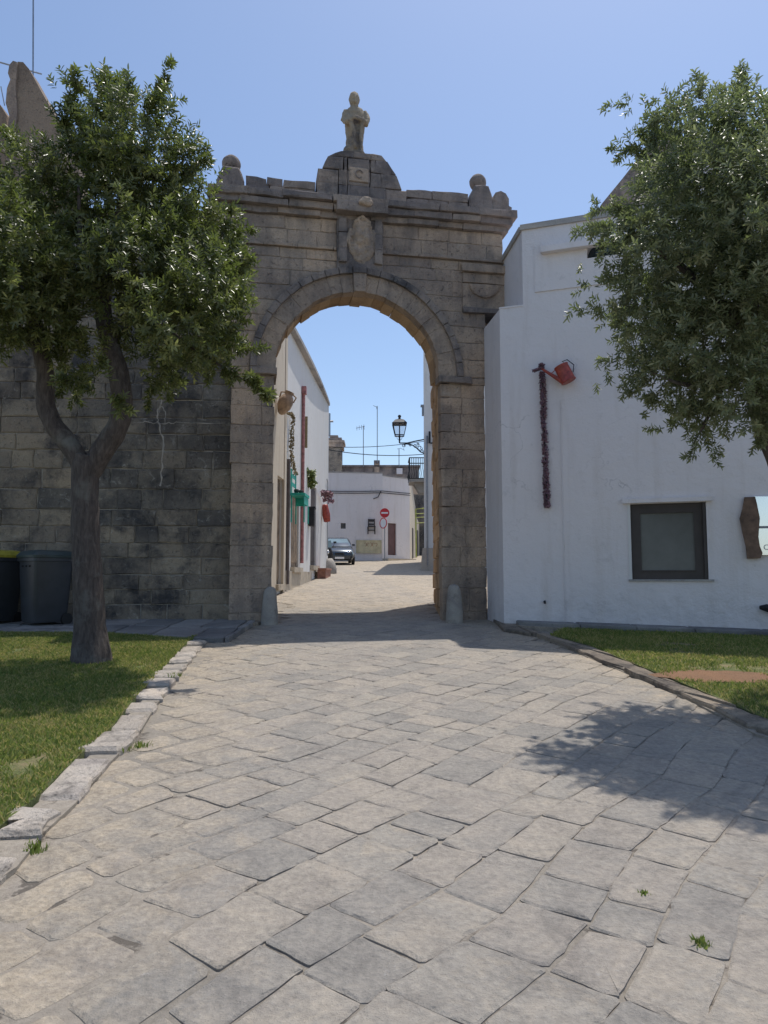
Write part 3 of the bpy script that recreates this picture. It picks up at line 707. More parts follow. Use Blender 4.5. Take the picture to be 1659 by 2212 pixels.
blk([(-.69, 9.28), (-.31, 9.27), (-.31, 9.55), (-.69, 9.56)], .0, .05, MT_gate, 'plaque', .4, .004, .012, .003)
s = M(); s.tone = .2
for a0_, a1_ in ((.4, 5.2),):
    s.tube([gfr(-.50 + .07 * math.cos(t), 9.41 + .08 * math.sin(t), .078) for t in np.linspace(a0_, a1_, 10)], .012, 5)
s.build('carved_relief', MT_crust, gate)
# pinnacles
def pinnacle(sc, z0, w, zb, rb, zc, side=False):
    pr = M(); pr.tone = .4
    b_ = [(sc - w / 2, z0), (sc + w / 2, z0), (sc + w / 2, z0 + (zb - z0) * .45), (sc + w * .28, zb), (sc - w * .28, zb), (sc - w / 2, z0 + (zb - z0) * .45)]
    pr.prism(wobble(b_, .15, .012, rg_), gfr, -.5, .02, .03, .03, .01, rg_)
    o = pr.build('pinnacle', MT_crust, gate)
    s = M(); s.tone = .5; c = gfr(sc, zc, -.24)
    prof = [(rb * .55, zb - zc - .06), (rb * .5, -rb * 1.02)] + [(rb * math.sin(t), -rb * math.cos(t)) for t in np.linspace(.55, 3.1, 12)]
    s.lathe(c, prof, 20); o2 = s.build('stone_ball', MT_crust, o, smooth=True)
    for v in o2.data.vertices: v.co *= 1 + .05 * noise.noise(v.co * 9)
pinnacle(-2.94, 8.875, .52, 9.36, .178, 9.53)
pinnacle(1.99, 8.875, .50, 9.47, .172, 9.65)
blk([(2.22, 8.88), (2.60, 8.88), (2.61, 9.04), (2.56, 9.08), (2.56, 9.22), (2.50, 9.33), (2.38, 9.37), (2.27, 9.33), (2.22, 9.2)], -.5, .02, MT_crust, 'pinnacle', .5, .012, .06, .02)
# central console with its carved panel
blk([(-.92, 7.50), (-.03, 7.50), (-.03, 8.54), (-.92, 8.54)], -.5, .06, MT_crust, 'console_back', .5, .008)
for a, b in ((-.90, -.74), (-.20, -.05)):
    for z0, z1 in ((7.62, 7.9), (7.905, 8.2), (8.205, 8.5)): blk([(a, z0), (b, z0), (b, z1), (a, z1)], 0, .12, MT_crust, 'console_stone', None, .01, .02)
def blobs(name, items, m_, parent, voxel=.02, nz=.015, label=None, cat=None, sc=9):
    s = M()
    for it in items:
        if it[0] == 'e':                                # ellipsoid: centre, radii, rotation
            _, c, r, rot = it; rings = []
            for k in range(1, 10):
                t = math.pi * k / 10
                rings.append([Vector(c) + rot @ Vector((r[0] * math.sin(t) * math.cos(a), r[1] * math.sin(t) * math.sin(a), -r[2] * math.cos(t))) for a in np.linspace(0, 2 * math.pi, 14, endpoint=False)])
            s.ring_loft(rings)
        elif it[0] == 'r': s.ring_loft(it[1])
        else: s.tube(it[1], it[2], 10)
    o = s.build(name, m_, parent, smooth=True, label=label, cat=cat)
    md = o.modifiers.new('remesh', 'REMESH'); md.mode = 'VOXEL'; md.voxel_size = voxel; md.use_smooth_shade = True
    dg = bpy.context.evaluated_depsgraph_get(); me = bpy.data.meshes.new_from_object(o.evaluated_get(dg)); o.modifiers.clear(); old = o.data; o.data = me
    for v in me.vertices: v.co += v.normal * nz * (noise.noise(v.co * sc) + .5 * noise.noise(v.co * sc * 2.7))
    me.attributes.new('tone', 'FLOAT', 'POINT').data.foreach_set('value', [.5] * len(me.vertices)) if 'tone' not in me.attributes else None
    if not me.materials: me.materials.append(m_)
    me.polygons.foreach_set('use_smooth', [True] * len(me.polygons)); return o
I3 = Matrix(((GE.x, -GN.x, 0), (GE.y, -GN.y, 0), (0, 0, 1)))
def gp(a, b, n): return gfr(a, b, n - .05 if 7.6 < b < 8.6 else n)
it = [('e', gp(-.44, 8.08, .07), (.17, .10, .42), I3), ('e', gp(-.44, 8.36, .10), (.20, .12, .15), I3), ('e', gp(-.50, 8.15, .10), (.13, .13, .22), I3), ('e', gp(-.37, 8.15, .10), (.12, .13, .22), I3),
      ('e', gp(-.56, 7.92, .08), (.10, .10, .24), I3), ('e', gp(-.32, 7.92, .08), (.10, .10, .24), I3), ('e', gp(-.44, 7.74, .06), (.17, .08, .16), I3),
      ('t', [gp(-.66, 8.30, .12), gp(-.70, 8.05, .12), gp(-.64, 7.8, .10)], [.05, .06, .03]), ('t', [gp(-.22, 8.30, .12), gp(-.19, 8.05, .12), gp(-.25, 7.8, .10)], [.05, .06, .03]),
      ('t', [gp(-.60, 8.42, .16), gp(-.44, 8.50, .19), gp(-.28, 8.42, .16)], [.03, .05, .03])]
blobs('carved_relief', it, MT_gate, gate, .016, .022)
blobs('shell_carving', [('e', gp(-.40, 8.72, .30), (.15, .07, .07), I3), ('e', gp(-.40, 8.79, .30), (.10, .06, .05), I3)], MT_gate, gate, .015, .015)
# capitals at both ends of the frieze
for a, b in ((1.55, 2.46), (-3.24, -2.55)):
    blk([(a, 7.62), (b, 7.62), (b + .03, 7.78), (a - .03, 7.78)], -.5, .11, MT_gate, 'capital_band', .6)
    blk([(a + .03, 6.80), (b - .03, 6.80), (b, 6.90), (a, 6.90)], -.5, .09, MT_crust, 'capital_ledge', .3)
    blk([(a + .02, 7.42), (b - .02, 7.42), (b - .02, 7.615), (a + .02, 7.615)], -.5, .05, MT_gate, 'capital_band', .4)
    blk([(a + .02, 6.905), (b - .02, 6.905), (b - .02, 7.41), (a + .02, 7.41)], -.5, .03, MT_gate, 'capital_block', .7)
    c = (a + b) / 2
    blk([(c + .31 * math.cos(t), 7.38 + .26 * math.sin(t)) for t in np.linspace(math.pi, 2 * math.pi, 9)], 0, .085, MT_gate, 'carved_disc', .9, .004, .03)
# passage behind the arch: side walls coloured ochre for warm bounced light, and a high vault
def wblk(p0, d, nrm, l, z0, z1, m_, name='jamb_stone', th=.3, par=None):
    fr = frame(p0, d, (0, 0, 1), nrm); s = M(); s.tone = rg_.random()
    s.prism(wobble([(J, z0 + J), (l - J, z0 + J), (l - J, z1 - J), (J, z1 - J)], .25, .014, rg_), fr, -th, rg_.uniform(-.02, .025), .02, .02, .012, rg_)
    return s.build(name, m_, par or gate)
pa = Vector((1.105, 14.30, 0)); pb = Vector((1.165, 17.72, 0)); dd = (pb - pa).normalized(); nn = Vector((-dd.y, dd.x, 0))
z = .7
while z < 7.6:
    h = rg_.uniform(.3, .44); s_ = 0; L_ = (pb - pa).length
    while s_ < L_ - .05:
        e = s_ + rg_.uniform(.6, 1.1)
        if L_ - e < .4: e = L_
        wblk(pa + dd * s_, dd, nn, e - s_, z, z + h, MT_jamb); s_ = e
    z += h
pas = M(); xl, xr = -2.75, 1.40; cxv = (xl + 1.25) / 2; rv = (1.25 - xl) / 2; zv = 6.85
pas.box((xr + .3, 16.3, 3.7), (.6, 2.8, 7.2)); pas.box((xl - .3, 16.2, 3.7), (.6, 3.0, 7.2))
vs_ = [(cxv + rv * math.cos(t), zv + (9.05 - .28 - zv) * math.sin(t)) for t in np.linspace(0, math.pi, 17)]
for y0, y1 in ((14.65, 17.7),):
    for (x0_, z0_), (x1_, z1_) in zip(vs_, vs_[1:]):
        pas.quad((x0_, y0, z0_), (x1_, y0, z1_), (x1_, y1, z1_), (x0_, y1, z0_))
        for yy_ in (y0, y1): pas.quad((x0_, yy_, z0_), (x1_, yy_, z1_), (x1_, yy_, 9.05), (x0_, yy_, 9.05))
    pas.quad((xl - .6, y0, 9.05), (xr + .6, y0, 9.05), (xr + .6, y1, 9.05), (xl - .6, y1, 9.05))
    for xa, xb in ((1.25, xr + .6), (xl - .6, xl)):
        for yy_ in (y0, y1): pas.quad((xa, yy_, zv), (xb, yy_, zv), (xb, yy_, 9.05), (xa, yy_, 9.05))
    for xx in (xl - .6, xr + .6): pas.quad((xx, y0, 6.5), (xx, y1, 6.5), (xx, y1, 9.05), (xx, y0, 9.05))
pas.build('passage_vault', MT_mortar_d, gate)
# kerb bollards at the feet of the gate
def bollard(x0, x1, yb, yt, label):
    b = G((x0 + x1) / 2, yb); b.y -= .12; w = (x1 - x0) / 2 / 1598 * b.y / .99; h = (yb - yt) / 1598 * b.y; s = M(); s.tone = .55
    prof = [(w * 1.0, -.05), (w, .0), (w * .93, h * .3), (w * .82, h * .65), (w * .72, h * .85), (w * .58, h * .94), (w * .32, h * .99), (w * .05, h)]
    s.lathe(b, prof, 18); o = s.build('bollard', MT_boll, smooth=True, label=label, cat='bollard', group='stone bollards at the gate', angle=50)
    for v in o.data.vertices: v.co += Vector((1, 1, .3)) * .018 * noise.noise(v.co * 5 + Vector((x0, 0, 0)))
bollard(566, 604, 1347, 1268, 'pale conical stone bollard at the left foot of the arch')
bollard(961, 999, 1343, 1262, 'pale conical stone bollard at the right foot of the arch')
# ---------------------------------------------------------------- statue on the gate
def statue():
    def ring(z, rx, ry, cx=0, cy=0, fold=0.0, n=28, ph=0):
        return [gp(-.56 + cx, 9.88 + z, -.22 - cy) + GE * (rx * math.cos(a) * (1 + fold * math.sin(a * 7 + ph))) + GN * (-ry * math.sin(a) * (1 + fold * math.cos(a * 6 + ph))) for a in np.linspace(0, 2 * math.pi, n, endpoint=False)]
    body = [ring(-.10, .25, .2, -.01), ring(.0, .235, .2, -.02, 0, .03), ring(.06, .20, .17, -.01, 0, .05), ring(.14, .20, .16, 0, 0, .07), ring(.3, .185, .15, .005, 0, .08), ring(.46, .19, .15, .01, 0, .07, ph=.4),
            ring(.56, .205, .15, .01, 0, .05, ph=.8), ring(.66, .215, .15, .01, 0, .04), ring(.78, .225, .15, .015, 0, .03), ring(.88, .225, .145, .02, 0, .02), ring(.96, .19, .125, .015, 0, .02), ring(1.0, .13, .11, .01), ring(1.04, .09, .095, 0), ring(1.08, .085, .09, 0)]
    it = [('r', body), ('e', gp(-.57, 11.04, -.19), (.118, .12, .155), I3), ('e', gp(-.57, 11.10, -.23), (.122, .125, .11), I3),
          ('e', gp(-.57, 11.03, -.075), (.018, .03, .028), I3), ('e', gp(-.57, 10.955, -.10), (.05, .04, .045), I3),           # nose, beard
          ('e', gp(-.675, 11.04, -.21), (.015, .03, .035), I3), ('e', gp(-.465, 11.04, -.21), (.015, .03, .035), I3),
          ('t', [gp(-.74, 10.80, -.22), gp(-.80, 10.62, -.18), gp(-.76, 10.50, -.08), gp(-.62, 10.55, .0)], [.075, .07, .06, .045]),
          ('t', [gp(-.36, 10.80, -.22), gp(-.29, 10.70, -.18), gp(-.32, 10.52, -.08), gp(-.48, 10.56, .0)], [.08, .08, .06, .045]),
          ('e', gp(-.55, 10.56, .02), (.07, .04, .045), I3),
          ('t', [gp(-.75, 10.75, -.2), gp(-.68, 10.55, -.04), gp(-.60, 10.3, -.04), gp(-.56, 10.0, -.05)], [.05, .05, .045, .03]),
          ('t', [gp(-.36, 10.75, -.2), gp(-.42, 10.5, -.06), gp(-.45, 10.2, -.06), gp(-.44, 9.98, -.07)], [.05, .05, .045, .03]),
          ('e', gp(-.72, 10.0, -.2), (.09, .12, .10), I3), ('e', gp(-.44, 9.92, -.10), (.10, .1, .06), I3)]
    blobs('statue', it, stone('statue_stone', [(.24, .21, .17), (.34, .29, .22), (.4, .34, .26)], (.11, .1, .1), (.48, .64), (.46, .42, .35), (.6, .7), 2.2, .6, .015),
          None, .016, .016, 'weathered stone saint with folded arms standing on top of the gate', 'statue', 10)
statue()
for v in bpy.data.objects['statue'].data.vertices: v.co.z *= 1.045; v.co.x *= .9
# ---------------------------------------------------------------- old stone wall on the left
wallL = empty('old_stone_wall', (-6, WLY, gz(WLY)), 'dark lichened block wall left of the gate behind the forked tree', 'wall')
WS = .05; wlen = math.sqrt(1 + WS * WS); WD = Vector((1 / wlen, WS / wlen, 0)); WN = Vector((WS / wlen, -1 / wlen, 0))
wfr = frame((-2.80, WLY + .06, 0), WD, (0, 0, 1), WN)
rw = random.Random(31); z = .55; cnt = 0; restw = M()
while z < 8.62:
    h = rw.choice([.27, .31, .34, .38]); h = min(h, 8.66 - z) if 8.66 - z - h > .12 else 8.66 - z
    s_ = -.0
    while s_ > -8.2:
        l = rw.uniform(.34, .92); a, b = s_ - l + .008, s_ - .008
        one = a > -5.2 and cnt < 300
        mm = M() if one else restw; mm.tone = rw.random()
        pr = rw.uniform(-.006, .018)
        mm.prism(wobble([(a, z + .008), (b, z + .008), (b, z + h - .008), (a, z + h - .008)], .25, .012, rw), wfr, -.25, pr, .022, .012, .006, rw)
        tan_ = (z < 2.3 + rw.uniform(-.5, .4)) or ((a + b) / 2 < -3.0 + rw.uniform(-.5, .5))
        if one: mm.build('wall_block', MT_wall_tan if tan_ else MT_wall, wallL); cnt += 1
        s_ -= l
    z += h
restw.build('wall_blocks', MT_wall, wallL, kind='stuff')
s = M(); s.fbox(wfr, (-8.2, .3, -.9), (.0, 8.62, -.024)); s.build('wall_core', MT_mortar, wallL)
# smears of pale pointing on the wall: uneven ridges proud of the joints
def smear(pts, r, m_=None):
    r *= .6
    s = M(); s.tone = .9; ps = [PW(x, y, WLY - .0, WS) for x, y in pts]; out = []
    for a, b in zip(ps, ps[1:]):
        for k in range(5): out.append(a.lerp(b, k / 5) + Vector((rw.uniform(-.02, .02), 0, rw.uniform(-.02, .02))))
    out.append(ps[-1]); s.tube(out, [r * rw.uniform(.45, 1.5) for _ in out], 6)
    o = s.build('mortar_smear', MT_mortar, wallL)
    c = WD; 
    for v in o.data.vertices: pass
smear([(350, 838), (349, 870), (341, 888), (342, 912), (352, 950), (350, 1000), (346, 1050)], .022)
smear([(341, 888), (348, 876), (356, 890), (356, 915)], .014)
smear([(288, 913), (320, 912), (352, 916), (380, 912), (487, 914)], .012)
# ruined gable on top, further back
rg = empty('ruined_gable', P(80, 320, 15.6), 'triangular fragment of brown stone gable rising above the left wall', 'gable')
def extr(name, pts, Y, d, m_, par, tn=.6, amp=.0):
    s = M(); s.tone = tn; q = [P(x, y, Y) for x, y in pts]; o_ = Vector((0, d, 0))
    s.ring_loft([q, [p + o_ for p in q]]); return s.build(name, m_, par)
MT_gab = stone('gable_stone', [(.25, .195, .15), (.31, .245, .19), (.36, .285, .215)], (.12, .1, .09), (.54, .74), None, sc=1.1, bmp=1.0, dist=.03)
extr('gable_face', [(38, 133), (50, 134), (62, 148), (88, 195), (118, 248), (150, 292), (172, 330), (172, 430), (28, 430), (34, 285), (38, 240), (34, 190)], 15.6, .5, MT_gab, rg)
extr('eroded_edge', [(20, 140), (28, 131), (37, 134), (33, 190), (37, 240), (33, 285), (27, 430), (16, 430), (14, 300), (20, 250), (12, 222), (15, 190), (22, 172), (17, 158)], 15.55, .7, MT_gate, rg, .2)
extr('lower_slope', [(-120, 100), (-60, 150), (0, 226), (14, 248), (14, 430), (-120, 430)], 16.0, .5, MT_gab, rg)
# rooftop aerial at the left
ae = empty('antenna', P(72, 170, 16.2), 'tall thin aerial mast with a cross rod above the ruined gable', 'antenna')
s = M(); s.tube([P(71, 330, 16.2), P(72, -40, 16.2)], .018, 6); s.build('mast', MT_galv, ae)
s = M(); s.tube([P(-20, 129, 16.2), P(90, 160, 16.2)], .018, 6); s.tube([P(2, 187, 16.2), P(10, 228, 16.2)], .012, 6); s.build('cross_rod', MT_galv, ae)
# ---------------------------------------------------------------- rubbish bins
def bin_(name, x0, x1, yb, label, lidm, yaw):
    b = G((x0 + x1) / 2, yb, .08); b.z = gz(b.y) + .068; w, d, h = .62, .72, 1.22; rot = Matrix.Rotation(yaw, 3, 'Z')
    root = empty(name, b, label, 'rubbish bin', 'bins by the old wall'); s = M()
    def rr(z, k, rad=.07):
        W, D = w / 2 * k, d / 2 * k; pts = []
        for cx, cy, a0 in ((W - rad, D - rad, 0), (-W + rad, D - rad, 90), (-W + rad, -D + rad, 180), (W - rad, -D + rad, 270)):
            for t in (0, 30, 60, 90): pts.append(b + rot @ Vector((cx + rad * math.cos(math.radians(a0 + t)), cy + rad * math.sin(math.radians(a0 + t)), z)))
        return pts
    s.ring_loft([rr(.05, .78), rr(.10, .82), rr(1.08, .97), rr(1.085, 1.04), rr(1.14, 1.04)]); s.build('body', MT_bin, root, smooth=True, angle=35)
    s = M(); s.ring_loft([rr(1.145, 1.08), rr(1.185, 1.09), rr(1.25, .95), rr(1.275, .7)]); s.build('lid', lidm, root, smooth=True, angle=35)
    for sx in (-1, 1):
        s = M(); c = b + rot @ Vector((sx * .25, .26, .1)); ax = rot @ Vector((1, 0, 0)); s.tube([c - ax * .03, c + ax * .03], .1, 16); s.build('wheel', MT_black, root)
    s = M(); s.tube([b + rot @ Vector(p) for p in ((-.25, d / 2 * .98, 1.16), (-.25, d / 2 + .09, 1.18), (.25, d / 2 + .09, 1.18), (.25, d / 2 * .98, 1.16))], .015, 6); s.build('handle', MT_bin, root)
    for k in range(3):
        s = M(); c = b + rot @ Vector((-.12 + k * .12, -d / 2 * .99, 1.0)); s.box(c, (.03, .015, .03), rot); s.build('rivet', MT_black, root)
bin_('wheelie_bin', 44, 146, 1348, 'dark grey wheelie bin with dull green lid beside the tree trunk', MT_lid, math.radians(-38))
bin_('wheelie_bin', -62, 34, 1346, 'dark grey wheelie bin with yellow lid cut by the left edge of the photo', MT_yellow, math.radians(-20))
# ---------------------------------------------------------------- white house on the right
wl_ = math.sqrt(1 + WM * WM); HD = Vector((1 / wl_, WM / wl_, 0)); HN = Vector((WM / wl_, -1 / wl_, 0))
H0 = Vector((2.11, wy(2.11), 0)); hfr = frame(H0, HD, (0, 0, 1), HN)
house = empty('white_house', H0 + HD * 3, 'whitewashed house with one dark square window, joined to the right of the gate', 'house')
house.location.z = gz(12.5); ORG[house.name] = house.location.copy()
def hl(x, y):                                            # picture point -> (along wall, height)
    p = PW(x, y, WY0, WM); return (p - H0).dot(HD), p.z
w0 = hl(1366, 1252); w1 = hl(1524.5, 1084); zt = 6.5; zu = 7.92
lun0 = hl(1268, 545); lun1 = hl(1345, 508)
s = M()
facade(s, hfr, 0, 7.6, .3, zt, [(w0[0], w1[0], w0[1], w1[1])], .28)
facade(s, hfr, hl(1130, 655)[0], 7.6, zt, zu, [(lun0[0], lun1[0], lun0[1] - .12, lun1[1])], .28)
# body, side faces and roofs
def wallquad(a, b, z0, z1): s.quad((a[0], a[1], z0), (b[0], b[1], z0), (b[0], b[1], z1), (a[0], a[1], z1))
A_ = (H0.x, H0.y); Bk = (1.97, 14.18); E_ = hfr(7.6, 0, 0); Ef = (E_.x, E_.y); Bb = (E_.x + 1.6, E_.y + 5); Lb = (2.35, 16.6)
wallquad(A_, Bk, .3, zt); wallquad(Bk, Lb, .3, zt); wallquad(Ef, Bb, .3, zu); wallquad(Bb, (2.5, 16.6), .3, zu)
s.add([(q[0], q[1], zt) for q in (A_, Ef, Bb, Lb, Bk)], [(0, 1, 2, 3, 4)])
U0 = hfr(hl(1130, 655)[0], 0, 0); Ub = Vector((U0.x - .13, 14.35, 0))
wallquad((U0.x, U0.y), (Ub.x, Ub.y), zt, zu); wallquad((Ub.x, Ub.y), (2.5, 16.6), zt, zu)
s.add([(q[0], q[1], zu - .02) for q in ((U0.x, U0.y), Ef, Bb, (2.5, 16.6), (Ub.x, Ub.y))], [(0, 1, 2, 3, 4)])
s.build('wall', MT_white, house)
# unseen higher block added behind the tree to deepen the house shadow
s = M(); q0_ = hfr(3.2, 0, 0); s.fbox(hfr, (3.3, zu - .03, -4.5), (7.5, zu + 1.3, -.9)); s.build('added_shadow_block', MT_white, house)
s = M(); s.fbox(hfr, (3.25, zu + 1.301, -4.55), (7.55, zu + 1.4, -.85)); s.build('added_shadow_coping', MT_coping, house)
# coping
s = M(); ulen = hl(1130, 655)[0]
s.fbox(hfr, (ulen - .03, zu, -.3), (7.6, zu + .10, .035))
a_, b_ = Vector((U0.x, U0.y, 0)), Vector((Ub.x, Ub.y, 0)); d_ = (b_ - a_).normalized(); n_ = Vector((-d_.y, d_.x, 0))
s2f = frame(a_, d_, (0, 0, 1), n_)
s.fbox(s2f, (.06, zu + .001, -.3), ((b_ - a_).length, zu + .099, .04)); s.build('coping', MT_coping, house)
s = M(); s.fbox(hfr, (-.01, zt, -.25), (ulen - .002, zt + .03, .012)); s.build('lower_coping', MT_white, house)
# raised panel, beam and lunette
p0 = hl(1156, 632); p1 = hl(1172, 552)
s = M(); facade(s, frame(hfr(0, 0, .022), HD, (0, 0, 1), HN), p0[0], 7.3, p0[1], lun1[1] + .09, [(lun0[0], lun1[0], lun0[1] - .12, lun1[1])], .02, back=False); s.build('raised_panel', MT_white, house)
b0_ = hl(1172, 552); b1_ = hl(1420, 520)
s = M(); s.fbox(hfr, (b0_[0], b0_[1] - .0, .02), (b1_[0], b0_[1] + .11, .16)); s.build('beam', MT_white, house)
s = M(); s.fbox(hfr, (b0_[0] - .03, b0_[1] + .03, .022), (b0_[0] - .004, b0_[1] + .2, .08)); s.build('bracket', MT_white, house)
# arched head of the lunette
s = M(); la, lb_ = lun0[0], lun1[0]; lc = (la + lb_) / 2; lr = (lb_ - la) / 2; lz = lun1[1]
for sg in (-1, 1):
    pts = [(lc + sg * lr, lz)] + [(lc + sg * lr * math.cos(t), lz - lr * .75 + lr * .75 * math.sin(t)) for t in np.linspace(0, math.pi / 2, 8)]
    s.ring_loft([[hfr(a, b, .02) for a, b in pts], [hfr(a, b, -.2) for a, b in pts]])
s.build('arch_infill', MT_white, house)
s = M(); s.fbox(hfr, (la - .05, lun0[1] - .2, -.27), (lb_ + .05, lz + .02, -.22)); s.build('dark_opening', MT_glass, house)
# window
wa, wb, wz0, wz1 = w0[0], w1[0], w0[1], w1[1]
wf = M(); fw = .155
for a, b, c, d in ((wa, wa + fw, wz0, wz1), (wb - fw - .03, wb, wz0, wz1), (wa + fw, wb - fw - .03, wz0, wz0 + fw), (wa + fw, wb - fw - .03, wz1 - fw, wz1)):
    wf.fbox(hfr, (a, c, -.16), (b, d, -.085))
win = wf.build('window', MT_darkbrown, house)
s = M(); s.fbox(hfr, (wa + fw, wz0 + fw, -.15), (wb - fw - .03, wz1 - fw, -.125)); s.build('pane', MT_blind, win)
s = M(); s.fbox(hfr, (wb - .05, wz0 + .01, -.084), (wb - .006, wz1 - .01, -.02)); s.fbox(hfr, (wa + fw - .02, wz0 + fw - .02, -.084), (wb - fw - .01, wz0 + fw, -.07)); s.build('frame_rail', MT_darkbrown, win)
s = M(); s.fbox(hfr, (wa - .12, wz1 + .012, .003), (wb + .10, wz1 + .085, .06)); s.build('lintel', MT_white, house)
s = M(); s.fbox(hfr, (wa - .06, wz0 - .03, -.27), (wb + .08, wz0 + .004, .025)); s.build('sill', MT_coping, house)
s = M(); s.fbox(hfr, (wa - .045, wz0 + .006, .002), (wa - .004, wz1 + .01, .014)); s.build('window_trim', MT_white2, house)
# thin cable and pipe stub on the wall
c0 = hl(1212, 868); c1 = hl(1218, 1345)
s = M(); s.tube([hfr(c0[0], c0[1], .008), hfr((c0[0] + c1[0]) / 2 + .004, (c0[1] + c1[1]) / 2, .008), hfr(c0[0], c1[1], .008)], .008, 6); s.build('wall_cable', MT_white, house)
c0 = hl(1177, 1299); s = M(); s.tube([hfr(*c0, -.01), hfr(*c0, .05), hfr(c0[0] + .01, c0[1] - .03, .07)], .02, 8); s.build('pipe_stub', MT_iron, house)
c0 = hl(1645, 1312); s = M(); s.tube([hfr(c0[0] - .03, c0[1] + .0, .05), hfr(c0[0] + .05, c0[1] + .0, .09), hfr(c0[0] + .2, c0[1] - .06, .1), hfr(c0[0] + .4, c0[1] - .08, .03)], [.03, .06, .06, .05], 10)
s.build('hose_end', MT_black, house)
# dark gable behind the white house
dg_ = empty('dark_gable', P(1400, 470, 18.5), 'dark roof slope rising behind the white house and the right tree', 'gable')
extr('gable_face', [(1286, 462), (1300, 440), (1345, 385), (1392, 325), (1440, 270), (1700, 470), (1700, 640), (1286, 640)], 18.5, .6, MT_crust, dg_)
# ---------------------------------------------------------------- watering can and its strand of dried petals
c0 = hl(1221, 810); wc = hfr(c0[0], c0[1], .14)
can = empty('watering_can', wc, 'red tin watering can hung tilted on the white wall', 'watering can')
th_ = math.radians(24); Ax = (HD * -math.sin(th_) + Vector((0, 0, math.cos(th_)))); Bx = (HD * math.cos(th_) + Vector((0, 0, math.sin(th_))))
rotc = Matrix((Bx, -HN, Ax)).transposed()
s = M(); s.lathe(wc, [(.132, -.175), (.136, -.165), (.128, -.155), (.122, .12), (.128, .13), (.128, .145), (.10, .15)], 22, rotc, .8); s.build('body', MT_red, can, smooth=True, angle=40)
s = M(); q0 = wc - Bx * .10 - Ax * .12; q1 = wc - Bx * .36 + Ax * .06
e0 = hl(1171, 800); tip = hfr(e0[0], e0[1] + .0, .14)
s.tube([q0, q0.lerp(tip, .5), tip], [.042, .03, .02], 10); s.build('spout', MT_red, can)
s = M(); s.tube([wc - Bx * .122 + Ax * .12, q0.lerp(tip, .55)], .008, 6); s.build('brace', MT_red, can)
s = M(); s.tube([wc + Bx * .08 + Ax * .15, wc + Bx * .05 + Ax * .2, wc + Bx * .14 + Ax * .19, wc + Bx * .2 + Ax * .05, wc + Bx * .135 - Ax * .06], .009, 6); s.build('handle', MT_iron, can)
s = M(); s.lathe(tip, [(.014, -.03), (.035, .02), (.037, .025)], 12, Matrix((HN.cross(q0 - tip).normalized(), HN, (tip - q0).normalized())).transposed()); s.build('rose', MT_iron, can)
def petals(path, n, r, sz, seed):
    rp = random.Random(seed); s = M(); L = len(path) - 1
    for _ in range(n):
        t = rp.random() * L; i = min(int(t), L - 1); p = path[i].lerp(path[i + 1], t - i)
        rr_ = r * (1 + .35 * noise.noise(Vector((p.z * 7, 0, seed))))
        a = rp.uniform(0, 6.28); q = p + HD * math.cos(a) * rr_ * rp.uniform(.3, 1) + HN * (math.sin(a) * rr_ * rp.uniform(.3, 1))
        d1 = Vector((rp.gauss(0, 1), rp.gauss(0, 1), rp.gauss(0, 1))).normalized(); d2 = d1.orthogonal().normalized(); z_ = rp.uniform(.6, 1.2) * sz
        s.tone = rp.random(); s.add([q - d1 * z_, q + d2 * z_ * .6, q + d1 * z_, q - d2 * z_ * .6 + d1.cross(d2) * z_ * .3], [(0, 1, 2), (0, 2, 3)])
    return s
pt_ = [hl(x, y) for x, y in ((1172, 805), (1174, 850), (1175, 900), (1178, 960), (1180, 1010), (1181, 1060), (1183, 1097))]
path = [hfr(a, b, .06) for a, b in pt_]
gar = petals(path, 1700, .058, .028, 4)
top_ = petals([tip + HD * -.11 + Vector((0, 0, -.04)), tip, tip + HD * .02 + Vector((0, 0, .08))], 260, .06, .028, 5)
gar.add(top_.v, top_.f)
gr_ = empty('dried_flower_garland', path[-1], 'long purple strand of dried petals falling from the red watering can spout', 'garland')
gar.build('petals', MT_purple, gr_, kind='stuff')
s = M(); s.tube(path, .012, 6); s.build('string', MT_iron, gr_)
# ---------------------------------------------------------------- driftwood board and white sign at the right edge
def hp(x, y, n): a, b = hl(x, y); return hfr(a, b, n)
dw = [(1607, 1075), (1630, 1074), (1634, 1090), (1640, 1120), (1637, 1160), (1640, 1180), (1646, 1195), (1642, 1206), (1613, 1207), (1610, 1180), (1603, 1150), (1597, 1120), (1603, 1100)]
s = M(); s.ring_loft([[hp(x, y, .075) for x, y in dw], [hp(x, y, .015) for x, y in dw]]); s.build('driftwood_board', MT_wood, label='wavy brown driftwood plank fixed upright beside the white sign', cat='board')
sg = empty('white_sign', hp(1680, 1205, .03), 'bright white sign board beside the driftwood plank at the right edge', 'sign')
s = M(); s.ring_loft([[hp(x, y, .05) for x, y in ((1628, 1073), (1740, 1073), (1740, 1199), (1628, 1199))], [hp(x, y, .012) for x, y in ((1628, 1073), (1740, 1073), (1740, 1199), (1628, 1199))]]); s.build('board', MT_gloss, sg)
s = M(); s.fbox(hfr, (hl(1637, 1140)[0], hl(1637, 1142)[1], .052), (hl(1739, 1140)[0], hl(1637, 1137)[1], .056)); s.build('printed_line', MT_text, sg)
